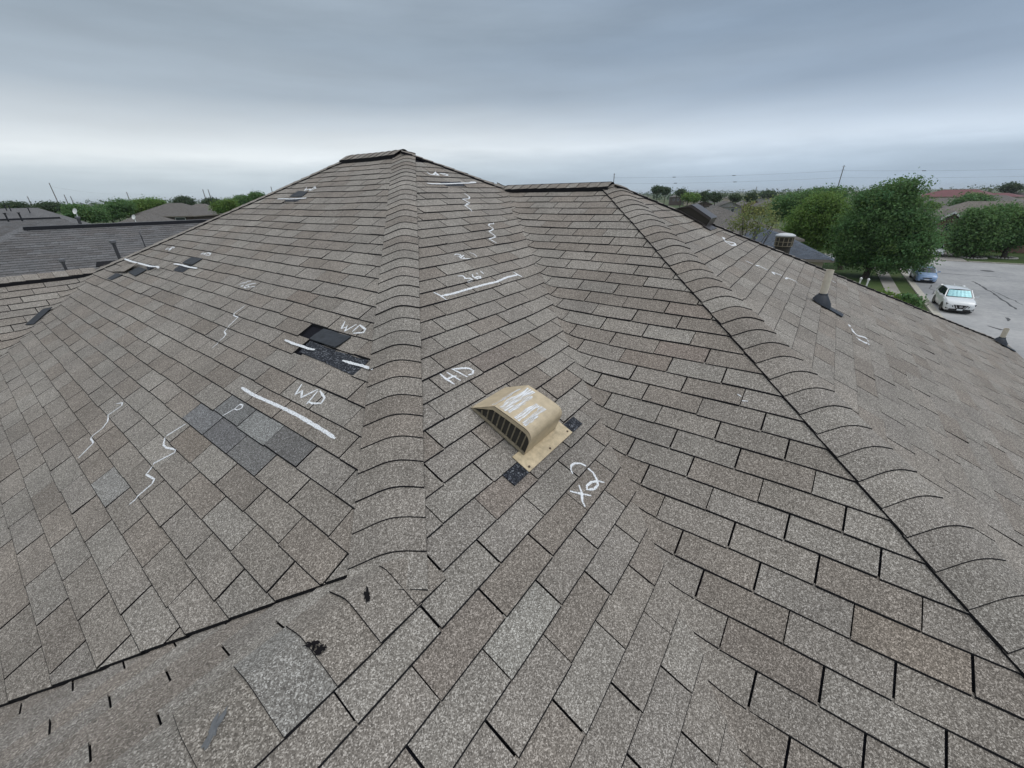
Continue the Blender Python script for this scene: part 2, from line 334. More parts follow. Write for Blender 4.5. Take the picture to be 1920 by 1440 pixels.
def make_tab(pl, r, j):
    """one shingle tab, clipped by the roof lines; returns (MB, projected area)"""
    ax, s0, e, u0, off = CRS[pl]; rr = random.Random(len(pl) * 77 + ord(pl[0]) * 999 + r * 1013 + j * 7)
    sb = s0 + r * e; st = sb - e - 0.012
    ua = uoff(pl, r) + TAB * j; ub = ua + TAB
    ga = 0.0022 if (j + 2 * r) % 3 == 0 else 0.0040; gb = 0.0022 if (j + 1 + 2 * r) % 3 == 0 else 0.0040
    if pl == 'spur': ga = gb = .0026
    ua += ga; ub -= gb
    jit = rr.gauss(0, .0018); sb += jit
    x, y = su_xy(pl, (sb + st) / 2, (ua + ub) / 2)
    lift = abs(rr.gauss(0, .0016)); tilt = rr.gauss(0, .0010)
    dist = math.dist((x, y, pz(pl, x, y)), CAM)
    TABH[(pl, r, j)] = (st, sb, (ua + ub) / 2, lift, tilt)
    near_valley = any(abs(pz(pl, x, y) - pz(q, x, y)) < .17 for q in NEIGH[pl] + (['right'] if pl == 'mid' else []))
    nu = 7 if near_valley else 3; ns = 2 if near_valley else 1
    fns = CLIP[pl]
    if near_valley and pl == 'mid':                                   # closed-cut valley, trimmed by hand: each end a little different
        k = rr.gauss(0, .006); fns = [f if i != 2 else (lambda X, Y, k=k: pz('mid', X, Y) - pz('right', X, Y) - .012 + k) for i, f in enumerate(fns)]
    m = MB(); tint = tab_tint((pl, r, j)); verts = {}; V = []; faces = []; h_of = []
    def vid(p):
        k = (round(p[0], 5), round(p[1], 5))
        if k not in verts:
            verts[k] = len(V); s, u = xy_su(pl, *p)
            f = min(max((s - st) / (sb - st), 0), 1); g = (u - (ua + ub) / 2) / TAB
            h = tab_h(pl, p[0], p[1], f, g, lift, tilt)
            V.append((p[0], p[1], base_z(pl, *p) + h)); h_of.append(h)
        return verts[k]
    for a in range(nu):
        for b in range(ns):
            q = [(sb + (st - sb) * b / ns, ua + (ub - ua) * a / nu), (sb + (st - sb) * b / ns, ua + (ub - ua) * (a + 1) / nu),
                 (sb + (st - sb) * (b + 1) / ns, ua + (ub - ua) * (a + 1) / nu), (sb + (st - sb) * (b + 1) / ns, ua + (ub - ua) * a / nu)]
            q = clip_poly([su_xy(pl, *t) for t in q], fns)
            ids = []
            for t in q:
                i = vid(t)
                if not ids or ids[-1] != i: ids.append(i)
            if len(ids) > 1 and ids[0] == ids[-1]: ids.pop()
            if len(set(ids)) >= 3: faces.append(ids)
    if not faces: return None
    P = np.array(V)
    def up(f): 
        a = P[f]; return np.cross(a[1] - a[0], a[2] - a[0])[2] + np.cross(a[2] - a[0], a[-1] - a[0])[2] >= 0
    faces = [f if up(f) else f[::-1] for f in faces]
    m.raw(V, faces, 0, tint)
    cnt = {}
    for f in faces:
        for i in range(len(f)): cnt.setdefault(frozenset((f[i], f[(i + 1) % len(f)])), []).append((f[i], f[(i + 1) % len(f)]))
    for k, v in cnt.items():
        if len(v) == 1 and len(k) == 2:
            a, b = v[0]; A, B = V[a], V[b]
            sa = xy_su(pl, A[0], A[1])[0]; sb_ = xy_su(pl, B[0], B[1])[0]
            if abs(sa - st) < 1e-4 and abs(sb_ - st) < 1e-4: continue
            ox, oy = (0, 0)
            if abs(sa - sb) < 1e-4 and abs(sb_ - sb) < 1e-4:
                ox, oy = np.subtract(su_xy(pl, sb + .0022, 0), su_xy(pl, sb, 0))  # dark bevel: asphalt edge that also paints in the butt's contact shadow
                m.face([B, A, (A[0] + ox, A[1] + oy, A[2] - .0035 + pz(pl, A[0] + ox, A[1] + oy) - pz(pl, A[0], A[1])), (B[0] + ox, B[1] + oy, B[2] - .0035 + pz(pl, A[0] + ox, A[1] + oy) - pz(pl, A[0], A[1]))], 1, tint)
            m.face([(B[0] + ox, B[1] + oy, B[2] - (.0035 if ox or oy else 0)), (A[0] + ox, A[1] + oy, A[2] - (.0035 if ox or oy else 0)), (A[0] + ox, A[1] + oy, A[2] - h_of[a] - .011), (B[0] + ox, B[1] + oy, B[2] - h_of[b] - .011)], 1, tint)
    if (P - CAM).dot(FW).min() < .15: area = 0
    else:
        q = proj(P); area = 0
        for f in faces:
            c = q[f]
            if c[:, 0].max() < 0 or c[:, 0].min() > 1920 or c[:, 1].max() < 0 or c[:, 1].min() > 1440: continue
            area += abs(np.sum(c[:, 0] * np.roll(c[:, 1], -1) - c[:, 1] * np.roll(c[:, 0], -1))) / 2
    return m, area
RANGES = {'left': ((-1.05, 4.3), (-2.7, 4.9)), 'mid': ((-.7, 4.4), (-3.7, 2.2)), 'right': ((-2.0, 2.6), (-4.6, .6)), 'end': ((1.2, 6.45), (-2.2, 6.7)),
          'wing': ((-5.1, -2.3), (-4.3, -1.2)), 'spur': ((-2.56, -.3), (-3.9, -2.1))}
tabs = []
for pl, ((sa, sb), (u0, u1)) in RANGES.items():
    s0, e = CRS[pl][1], CRS[pl][2]
    for r in range(math.floor((sa - s0) / e), math.ceil((sb - s0) / e) + 1):
        o = uoff(pl, r)
        for j in range(math.floor((u0 - o) / TAB), math.ceil((u1 - o) / TAB) + 1):
            if (pl, r, j) in MISSING: continue
            t = make_tab(pl, r, j)
            if t: tabs.append(t)
tabs.sort(key=lambda t: -t[1])
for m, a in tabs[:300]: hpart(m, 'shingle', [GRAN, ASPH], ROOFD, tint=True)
rest = MB()
for m, a in tabs[300:]:
    b = len(rest.v); rest.v += m.v; rest.f += [tuple(i + b for i in f) for f in m.f]; rest.m += m.m; rest.t += m.t
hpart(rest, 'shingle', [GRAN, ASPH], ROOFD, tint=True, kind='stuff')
print('tabs', len(tabs))

# ---- hip and ridge caps: folded tabs laid over the line where two planes meet
def cap_run(P, Q, zl, zr, wl, wr, name='hip_cap', round_=.045, ll=.004, lr=.010, phase=0.0, lift0=0.0, flip=False, spacing=.127, hb=(.0195, .0135), tints={}):
    """caps from P (low end) to Q; zl/zr heights of the planes left/right of P->Q"""
    P, Q = np.array(P, float), np.array(Q, float); d = Q - P; Lp = np.linalg.norm(d); d /= Lp; nl = np.array([-d[1], d[0]])
    slope = (min(zl(*Q), zr(*Q)) - min(zl(*P), zr(*P))) / Lp; step = spacing / math.sqrt(1 + slope * slope)
    t = phase * step
    while t < Lp:
        rr = random.Random(int(t * 9973) + int(P[0] * 311) + int(Q[1] * 77)); tf = rr.uniform(.92, 1.06); tint = tints.get(round(t / step - phase), tuple(c * tf for c in rr.choice(TONES)))
        t1 = min(t + step + .015, Lp + .02); ws = np.concatenate([np.linspace(wl, .045, 4), [.022, 0, -.022], -np.linspace(.045, wr, 4)])
        jl, jr = rr.gauss(0, .0012), rr.gauss(0, .0012); hl = abs(rr.gauss(0, .0015)); sk = rr.gauss(0, .003)
        V = []; n = len(ws)
        for k, (tt, hh) in enumerate(((t, hb[0] + hl), (t1, hb[1]))):
            for wv in ws:
                ww = wv + (jl if wv > .1 else jr if wv < -.1 else 0)
                x, y = P + d * (tt + sk * wv * 5) + nl * ww
                a, b = zl(x, y), zr(x, y); h = max(round_ - abs(a - b), 0); z = min(a, b) - h * h / (4 * round_)
                f = abs(wv) / (wl if wv > 0 else wr); edge = (ll if wv > 0 else lr) * max(0, f - .5) * 2
                V.append((x, y, z + undul(x, y) + hh + edge + lift0))
        m = MB(); F = [(i, i + 1, n + i + 1, n + i) for i in range(n - 1)]
        m.raw(V, F, 0, tint)
        dn = lambda p, q: (p[0], p[1], p[2] - q)
        fw = lambda p, q: (p[0] - d[0] * .0012, p[1] - d[1] * .0012, p[2] - q)
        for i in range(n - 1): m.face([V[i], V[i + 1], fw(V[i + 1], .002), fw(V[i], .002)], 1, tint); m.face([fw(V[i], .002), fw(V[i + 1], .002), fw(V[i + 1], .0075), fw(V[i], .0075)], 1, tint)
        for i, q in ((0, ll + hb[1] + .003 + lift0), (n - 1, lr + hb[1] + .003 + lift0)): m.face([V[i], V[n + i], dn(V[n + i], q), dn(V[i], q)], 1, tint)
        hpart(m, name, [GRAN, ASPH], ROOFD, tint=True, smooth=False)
        t += step
Z = lambda pl: (lambda x, y: pz(pl, x, y))
cap_run((-2.285, -2.29), PEAK, Z('left'), Z('mid'), .135, .135, phase=.05, ll=.001, lr=.004, hb=(.0170, .0115))
cap_run((-1.35, -4.33), CR, Z('right'), Z('end'), .145, .15, phase=.3, ll=.004, lr=.001, round_=.06, hb=(.0185, .0125))
cap_run((6.15, -5.63), CR, Z('end'), Z('rear'), .13, .13, phase=.1, ll=.010, lr=.004)
cap_run((-1.66, 4.62), PEAKL, Z('far_end') if 0 else Z('left'), Z('far_end'), .13, .13, phase=.1, ll=.010, lr=.004)
cap_run(CL, PEAK, Z('mid'), Z('rear_high'), .13, .13, phase=.2, ll=.010, lr=.004)
cap_run((-3.7, -2.25), (-2.13, -2.25), Z('spur'), Z('mid'), .125, .14, phase=.3, ll=.001, lr=.001, spacing=.142, round_=.03, hb=(.0175, .0115), tints={7: (1.02, 1.055, 1.08), 8: (1.0, .97, .94), 6: (1.0, .98, .95), 9: (1.02, 1, .98), 10: (.97, .94, .91)})
# ridges with a black vent strip under the caps
def vent_ridge(P, Q, zl, zr):
    P, Q = np.array(P, float), np.array(Q, float); d = (Q - P) / np.linalg.norm(Q - P); nl = np.array([-d[1], d[0]])
    m = MB()
    for s in (1, -1):
        a = [P + nl * s * .0, P + nl * s * .135]; b = [Q + nl * s * .0, Q + nl * s * .135]
        f = zl if s > 0 else zr; z = lambda p, h: (p[0], p[1], f(*p) + h)
        lo = [z(a[0], .0), z(a[1], .0), z(b[1], .0), z(b[0], .0)]; hi = [z(a[0], .026), z(a[1], .030), z(b[1], .030), z(b[0], .026)]
        m.raw(lo + hi, [(0, 1, 2, 3), (4, 5, 6, 7), (1, 2, 6, 5), (0, 1, 5, 4), (3, 2, 6, 7)])
    o = hpart(m, 'ridge_vent', BLACKP, ROOFD)
    cap_run(P - d * .02, Q + d * .02, zl, zr, .142, .142, name='ridge_cap', lift0=.030, ll=.001, lr=.001, phase=.0)
vent_ridge((.93, 2.24), (.93, 1.17), Z('rear_high'), Z('left')) if 0 else vent_ridge((.93, 1.17), (.93, 2.24), Z('left'), Z('rear_high'))
vent_ridge((1.78, -1.17), (1.78, .22), Z('right'), Z('rear'))
vent_ridge((-4.3, 4.60), (-1.68, 4.60), Z('wing_back'), Z('wing'))

# ---- chalk on the shingles
def ribbon(m, pl, pts, wd, lift=.0022):
    P = [hit(px, py, pl)[:2] for px, py in pts]; Q = []
    for a, b in zip(P[:-1], P[1:]):
        k = max(1, int(np.linalg.norm(b - a) / .012))
        for i in range(k): Q.append(a + (b - a) * i / k)
    Q.append(P[-1]); Q = np.array(Q)
    rr = random.Random(len(Q) * 31 + int(P[0][0] * 1000))
    d = np.gradient(Q, axis=0); d /= np.linalg.norm(d, axis=1)[:, None] + 1e-9; nn = np.stack([-d[:, 1], d[:, 0]], 1)
    V = []
    for i, q in enumerate(Q):
        e = .55 + .45 * min(1, i / 3, (len(Q) - 1 - i) / 3); w_ = wd * e * rr.uniform(.8, 1.15) / 2
        for s in (1, -1):
            p = q + nn[i] * w_ * s; V.append((p[0], p[1], top_z(pl, *p) + lift))
    m.raw(V, [(2 * i, 2 * i + 1, 2 * i + 3, 2 * i + 2) for i in range(len(Q) - 1)])
def chalk(pl, ox, oy, s, wd, lines, label, lift=.0022):
    m = MB()
    for l in lines: ribbon(m, pl, [(ox + X / s, oy + Y / s) for X, Y in l], wd, lift)
    hpart(m, 'chalk_mark', CHALK, ROOFD, label=label)
chalk('left', 520, 590, 6.345, 0.0127, [[(808, 88), (765, 182), (822, 160)], [(835, 140), (808, 212), (945, 125)], [(990, 128), (895, 220)], [(980, 132), (1050, 190), (1030, 230), (905, 240)]], 'chalk letters WD above the torn black patch beside the middle hip')
chalk('left', 520, 590, 6.345, 0.0162, [[(95, 325), (210, 375), (300, 400), (380, 430), (450, 440)]], 'short chalk stroke at the left end of the torn black patch', .009)
chalk('left', 520, 590, 6.345, 0.0152, [[(780, 570), (900, 610), (1010, 640), (1140, 690)]], 'chalk stroke at the right end of the torn black patch', 0.009)
chalk('left', 400, 710, 5.29, 0.0118, [[(880, 62), (818, 172), (885, 135), (878, 205), (1040, 115)], [(1040, 130), (930, 275)], [(1060, 130), (1108, 205), (1075, 262), (985, 265), (940, 245)]], 'chalk letters WD above the thick chalk line')
chalk('left', 400, 710, 5.29, 0.0176, [[(285, 103), (400, 175), (560, 245), (700, 310), (860, 390), (1010, 480), (1130, 555), (1215, 615)]], 'thick chalk line running above the bluish shingles')
chalk('left', 400, 710, 5.29, 0.0091, [[(100, 390), (215, 315)], [(215, 315), (240, 325), (285, 305), (297, 275), (270, 265), (235, 295), (215, 318)]], 'chalk letter P on a bluish shingle')
chalk('left', 0, 700, 3, 0.0100, [[(655, 175), (690, 168), (688, 185), (612, 243), (608, 275), (580, 315), (512, 370), (528, 395), (445, 485)]], 'leftmost zigzag chalk line low on the left slope')
chalk('left', 0, 700, 3, 0.0100, [[(1050, 290), (930, 370), (922, 410), (940, 425), (992, 435), (985, 450), (870, 515), (825, 575), (870, 600), (860, 625), (780, 700), (730, 745)]], 'zigzag chalk line just left of the bluish shingles')
chalk('left', 320, 520, 4.8, 0.0091, [[(672, 258), (575, 335), (570, 350), (607, 362), (500, 475), (485, 495), (500, 520), (480, 550), (375, 645)]], 'zigzag chalk line in the middle of the left slope')
chalk('left', 380, 520, 10.58, 0.0110, [[(870, 105), (970, 92)], [(705, 190), (790, 140), (890, 130)], [(780, 190), (810, 180), (800, 210), (760, 205)], [(1065, 135), (900, 170), (830, 220), (860, 245), (930, 220), (910, 195), (860, 200)], [(945, 225), (985, 210), (1045, 205)]], 'small scribbled chalk figures above the middle zigzag line')
chalk('left', 190, 460, 5.77, 0.0146, [[(735, 25), (700, 55), (762, 42), (732, 70), (765, 25)], [(775, 28), (740, 72)], [(765, 25), (795, 32), (740, 72)]], 'chalk letters WD nearest the left hip')
chalk('left', 190, 460, 5.77, 0.0146, [[(1112, 80), (1082, 108), (1130, 95), (1110, 118), (1145, 88)], [(1160, 90), (1130, 122)], [(1150, 86), (1186, 98), (1175, 118), (1135, 125)]], 'chalk letters WD above the folded black tab near the left hip')
chalk('left', 190, 460, 5.77, 0.0231, [[(265, 180), (350, 215), (430, 235), (540, 265), (620, 270), (640, 290)]], 'chalk line over the curled shingle at the left valley', 0.035)
chalk('left', 190, 460, 5.77, 0.0207, [[(790, 218), (880, 228), (960, 255), (1045, 268)]], 'short chalk line under the folded black tab near the left hip', 0.012)
chalk('left', 400, 340, 4.88, 0.0207, [[(855, 65), (838, 90), (885, 78), (890, 92), (925, 58)], [(925, 58), (938, 70), (900, 92)]], 'chalk letters WD high on the left slope')
chalk('left', 400, 340, 4.88, 0.0231, [[(590, 175), (700, 172), (855, 168)]], 'chalk line high on the left slope', 0.01)
chalk('mid', 800, 310, 7.93, 0.0214, [[(5, 115), (60, 150), (100, 155), (135, 118), (165, 165)], [(115, 160), (180, 165), (140, 120)], [(200, 130), (290, 170), (320, 155), (270, 135), (195, 130)]], 'chalk letters WD near the top of the middle slope')
chalk('mid', 800, 310, 7.93, 0.0238, [[(8, 295), (70, 303), (240, 300), (400, 292), (560, 280), (735, 270)]], 'chalk line over the black strip near the top of the middle slope', 0.009)
chalk('mid', 800, 310, 7.93, 0.0144, [[(560, 425), (640, 490), (630, 510), (535, 518), (640, 580), (570, 610), (640, 668), (680, 700)]], 'upper zigzag chalk line on the middle slope')
chalk('mid', 900, 320, 6.4, 0.0131, [[(160, 630), (165, 648), (115, 650), (103, 668), (165, 712), (110, 740), (190, 805), (110, 830), (200, 890)]], 'lower zigzag chalk line beside the valley')
chalk('mid', 800, 440, 6.345, 0.0111, [[(330, 250), (350, 238), (400, 245), (410, 265), (365, 265)], [(380, 265), (425, 300)], [(445, 255), (400, 290), (440, 300), (450, 280)], [(430, 300), (520, 300)], [(510, 220), (560, 240), (600, 275)]], 'chalk scribble R1 above the 36 inch mark')
chalk('mid', 800, 440, 6.345, 0.0137, [[(370, 497), (430, 495), (455, 520), (455, 535), (520, 530), (545, 548), (520, 560), (485, 572)], [(545, 475), (550, 505), (600, 535), (640, 525), (640, 505), (600, 508), (570, 530)], [(590, 458), (610, 480)], [(640, 440), (680, 478)]], 'chalk figure 36" above the long chalk bar')
chalk('mid', 800, 440, 6.345, 0.0198, [[(85, 692), (160, 735), (235, 795)], [(175, 742), (330, 710), (500, 655), (680, 605), (840, 572), (960, 520), (1090, 490)], [(1035, 455), (1085, 490), (1135, 520)]], 'long chalk bar with end ticks measuring three tabs')
chalk('mid', 820, 680, 15.86, 0.0133, [[(85, 375), (240, 520), (520, 720)], [(290, 330), (430, 430), (700, 605)], [(250, 570), (480, 470), (580, 455)], [(430, 230), (600, 320), (900, 500)], [(480, 240), (800, 215), (950, 225), (1070, 300), (1050, 400), (920, 440)]], 'chalk letters HD above the tan roof vent')
chalk('mid', 1040, 850, 7.93, 0.0115, [[(265, 335), (240, 270), (245, 210), (290, 175), (380, 175), (490, 235), (570, 310), (620, 410), (640, 500), (590, 560), (480, 570), (475, 510), (540, 455), (640, 440), (735, 470)], [(360, 490), (400, 610), (410, 740), (450, 830)], [(225, 580), (400, 630), (540, 660)]], 'chalk mark 2x below the tan roof vent')
chalk('end', 1120, 300, 4.8, 0.0238, [[(1118, 700), (1145, 710), (1130, 712), (1160, 745), (1215, 785)], [(1165, 740), (1230, 755), (1243, 775), (1205, 780), (1180, 760)]], 'looped chalk mark below the brown vent')
chalk('end', 1120, 300, 4.8, 0.0192, [[(1330, 915), (1400, 950)], [(1425, 960), (1450, 960), (1530, 1005)], [(1565, 1015), (1590, 1040), (1580, 1020), (1680, 1065)], [(1690, 1080), (1710, 1070), (1795, 1108)]], 'broken zigzag chalk line left of the taller vent pipe')
chalk('end', 1400, 480, 4.8, 0.0238, [[(915, 630), (960, 690), (1000, 725), (1060, 740), (1095, 775)], [(985, 740), (1060, 795), (1100, 800)], [(1000, 760), (1075, 795)]], 'looped chalk mark right of the taller vent pipe')
chalk('end', 1400, 480, 4.8, 0.0192, [[(755, 222), (775, 235), (815, 262)]], 'short chalk stroke behind the taller vent pipe')
chalk('right', 1040, 480, 4.8, 0.0076, [[(1640, 1260), (1675, 1285)], [(1680, 1320), (1735, 1325)]], 'faint chalk scuff on the right slope')

# ---- torn, folded and lifted tabs
def plate(name, pl, pts, thick, lift, mat, label=None, lifts=None, nsub=3, kind=None):
    """a thin sheet lying on the roof; pts are four corners in picture pixels"""
    P = [hit(px, py, pl)[:2] for px, py in pts]; ls = lifts or [lift] * 4
    m = MB(); V = []; n = nsub + 1
    for dz in (0, -thick):
        for a in range(n):
            for b in range(n):
                u, v = a / nsub, b / nsub
                p = P[0] * (1 - u) * (1 - v) + P[1] * u * (1 - v) + P[2] * u * v + P[3] * (1 - u) * v
                z = ls[0] * (1 - u) * (1 - v) + ls[1] * u * (1 - v) + ls[2] * u * v + ls[3] * (1 - u) * v
                V.append((p[0], p[1], base_z(pl, *p) + .004 + z + .002 * math.sin(9 * u + 5 * v) + dz))
    q = n * n; F = []
    for a in range(nsub):
        for b in range(nsub):
            i = a * n + b; F += [(i, i + n, i + n + 1, i + 1), (q + i, q + i + 1, q + i + n + 1, q + i + n)]
    rim = [i for i in range(n)] + [i * n + nsub for i in range(1, n)] + [nsub * n + i for i in range(nsub - 1, -1, -1)] + [i * n for i in range(nsub - 1, 0, -1)]
    for i in range(len(rim)): a, b = rim[i], rim[(i + 1) % len(rim)]; F.append((a, b, q + b, q + a))
    m.raw(V, F, 0, (1, .97, .94)); kw = {}
    if label: kw['label'] = label
    return hpart(m, name, mat, ROOFD, tint=(mat is GRAN), **kw)
zz = lambda ox, oy, s, l: [(ox + X / s, oy + Y / s) for X, Y in l]
big = (520, 590, 6.345)
plate('shingle', 'left', zz(*big, [(135, 705), (470, 855), (860, 455), (400, 330)]), .004, .001, GRAN)
plate('shingle', 'left', zz(*big, [(475, 855), (910, 760), (1140, 580), (840, 470)]), .004, .001, GRAN)
plate('torn_underlay', 'left', zz(*big, [(262, 458), (560, 578), (700, 440), (392, 322)]), .003, .006, DARKGRAN, 'exposed black layer where a tab tore off beside the middle hip')
plate('torn_underlay', 'left', zz(*big, [(568, 582), (905, 745), (1095, 572), (705, 442)]), .003, .0062, DARKGRAN, 'exposed black layer with a chalk stroke beside the middle hip')
plate('folded_tab', 'left', zz(*big, [(392, 320), (695, 436), (882, 284), (552, 180)]), .006, .012, UNDER, 'shingle tab folded back to show its black underside beside the middle hip', lifts=[.020, .026, .012, .010])
mid3 = (190, 460, 5.77)
plate('shingle', 'left', zz(*mid3, [(770, 278), (880, 322), (1000, 238), (880, 212)]), .004, .001, GRAN)
plate('torn_underlay', 'left', zz(*mid3, [(775, 278), (880, 302), (985, 238), (872, 212)]), .003, .006, DARKGRAN, 'exposed black layer under the folded tab near the left hip')
plate('folded_tab', 'left', zz(*mid3, [(885, 210), (988, 236), (1100, 160), (978, 138)]), .006, .014, UNDER, 'folded tab with black underside near the left hip', lifts=[.022, .022, .012, .010])
plate('torn_underlay', 'left', zz(*mid3, [(70, 380), (120, 392), (238, 335), (165, 318)]), .003, .013, UNDER, 'dark exposed strip at the left valley')
plate('folded_tab', 'left', zz(*mid3, [(300, 312), (375, 352), (500, 282), (415, 252)]), .006, .018, UNDER, 'black slab sticking out from under the curled shingle')
plate('curled_shingle', 'left', zz(*mid3, [(125, 300), (265, 328), (415, 240), (235, 232)]), .006, .018, GRAN, 'curled up shingle at the left valley', lifts=[.014, .045, .05, .012])
plate('torn_underlay', 'left', zz(*mid3, [(505, 285), (560, 262), (600, 238), (490, 215)]), .003, .014, DARKGRAN)
up3 = (400, 340, 4.88)
plate('shingle', 'left', zz(*up3, [(640, 196), (760, 200), (865, 108), (770, 100)]), .004, .001, GRAN)
plate('torn_underlay', 'left', zz(*up3, [(650, 190), (775, 192), (810, 156), (690, 152)]), .003, .006, DARKGRAN, 'exposed dark strip high on the left slope')
plate('folded_tab', 'left', zz(*up3, [(700, 152), (812, 152), (868, 106), (776, 100)]), .006, .014, UNDER, 'folded black tab high on the left slope')
plate('shingle', 'mid', zz(800, 310, 7.93, [(290, 335), (600, 322), (500, 252), (200, 260)]), .004, .001, GRAN)
plate('torn_underlay', 'mid', zz(800, 310, 7.93, [(290, 320), (585, 318), (500, 254), (200, 262)]), .003, .006, DARKGRAN, 'black strip under the chalk line near the top of the middle slope')
# tar on the cap at the bottom
TAR = plain('tar', (.007, .006, .007), 0.85, spec=.15)
def blob(name, P, r, label, mat=TAR, el=(1, 1), rot=0, zf=None, seed=1):
    rr = random.Random(seed); m = MB(); V = []; n = 26; c, s = math.cos(rot), math.sin(rot)
    for k in range(n):
        a = 2 * math.pi * k / n; q = r * (1 + .7 * noise.noise((math.cos(a) * 2.2, math.sin(a) * 2.2, seed * 3.1)) + rr.uniform(-.3, .3))
        X, Y = q * math.cos(a) * el[0], q * math.sin(a) * el[1]; x, y = P[0] + c * X - s * Y, P[1] + s * X + c * Y; V.append((x, y, zf(x, y)))
    V.append((P[0], P[1], zf(P[0], P[1]) + .003)); m.raw(V, [(k, (k + 1) % n, n) for k in range(n)])
    hpart(m, name, mat, ROOFD, label=label)
def capz(x, y):
    a, b = pz('spur', x, y), pz('mid', x, y); h = max(.03 - abs(a - b), 0); return min(a, b) - h * h / .12 + undul(x, y) + .0255
def hitcap(px, py):
    p = hit(px, py, 'mid'); return p if p[1] < -2.25 else hit(px, py, 'spur')
for px, py, r_, tx, e_, ro, sd_ in ((691, 1125, .010, 'pointed black tar spot on the cap where the hip meets the ridge', (1.7, .9), .9, 2), (586, 1217, .011, 'upper part of the ragged black tar smear on the ridge caps', (1.6, .6), -.6, 5),
                        (602, 1228, .011, 'lower part of the ragged black tar smear on the ridge caps', (1.4, .8), .2, 9), (592, 1223, .006, 'small tar fleck inside the ragged smear', (1.8, .7), .9, 12), (612, 1224, .005, 'tiny tar fleck at the right of the ragged smear', (1.5, .7), .4, 14)):
    blob('tar_spot', hitcap(px, py), r_, tx, el=e_, rot=ro, zf=capz, seed=sd_)
SEAL = plain('grey_sealant', (.10, .105, .11), 0.5, bump=0.4, scale=60, var=.2)
p = hit(410, 1374, 'mid'); blob('sealant_smear', p, .016, 'grey sealant smear at the bottom left', SEAL, el=(2.2, .6), rot=.6, zf=lambda x, y: capz(x, y) + .001, seed=4)

# loose piece lying over the left valley
t = thing('loose_shingle', 'loose black shingle strip lying across the left valley', 'shingle', tuple(hit(75, 598, 'wing')))
P = [hit(px, py, 'wing') for px, py in ((49, 611.9), (66.7, 612.9), (102, 583.8), (83.3, 583.8))]
m = MB(); V = []
for dz in (.012, .018):
    for q, u in zip(P, (.0, .0, .05, .04)): V.append((q[0], q[1], max(base_z('wing', q[0], q[1]), pz('left', q[0], q[1])) + dz + u * .3))
m.raw(V, [(0, 3, 2, 1), (4, 5, 6, 7), (0, 1, 5, 4), (1, 2, 6, 5), (2, 3, 7, 6), (3, 0, 4, 7)])
o = m.build('strip', UNDER); o.parent = t; o.matrix_parent_inverse = Matrix.Translation(-t.location)
# a lifted cap where the wing ridge meets the left hip
m = MB(); c0 = np.array([-1.60, 4.70, -.735]); du = np.array([.24, -.12, .01]); dv = np.array([.04, .10, .045])
V = [c0, c0 + du, c0 + du + dv, c0 + dv]; m.raw([tuple(v) for v in V] + [tuple(v - [0, 0, .012]) for v in V], [(0, 1, 2, 3), (4, 7, 6, 5), (0, 4, 5, 1), (1, 5, 6, 2), (2, 6, 7, 3), (3, 7, 4, 0)])
hpart(m, 'curled_shingle', ASPH, ROOFD, label='small lifted cap piece behind the left hip')

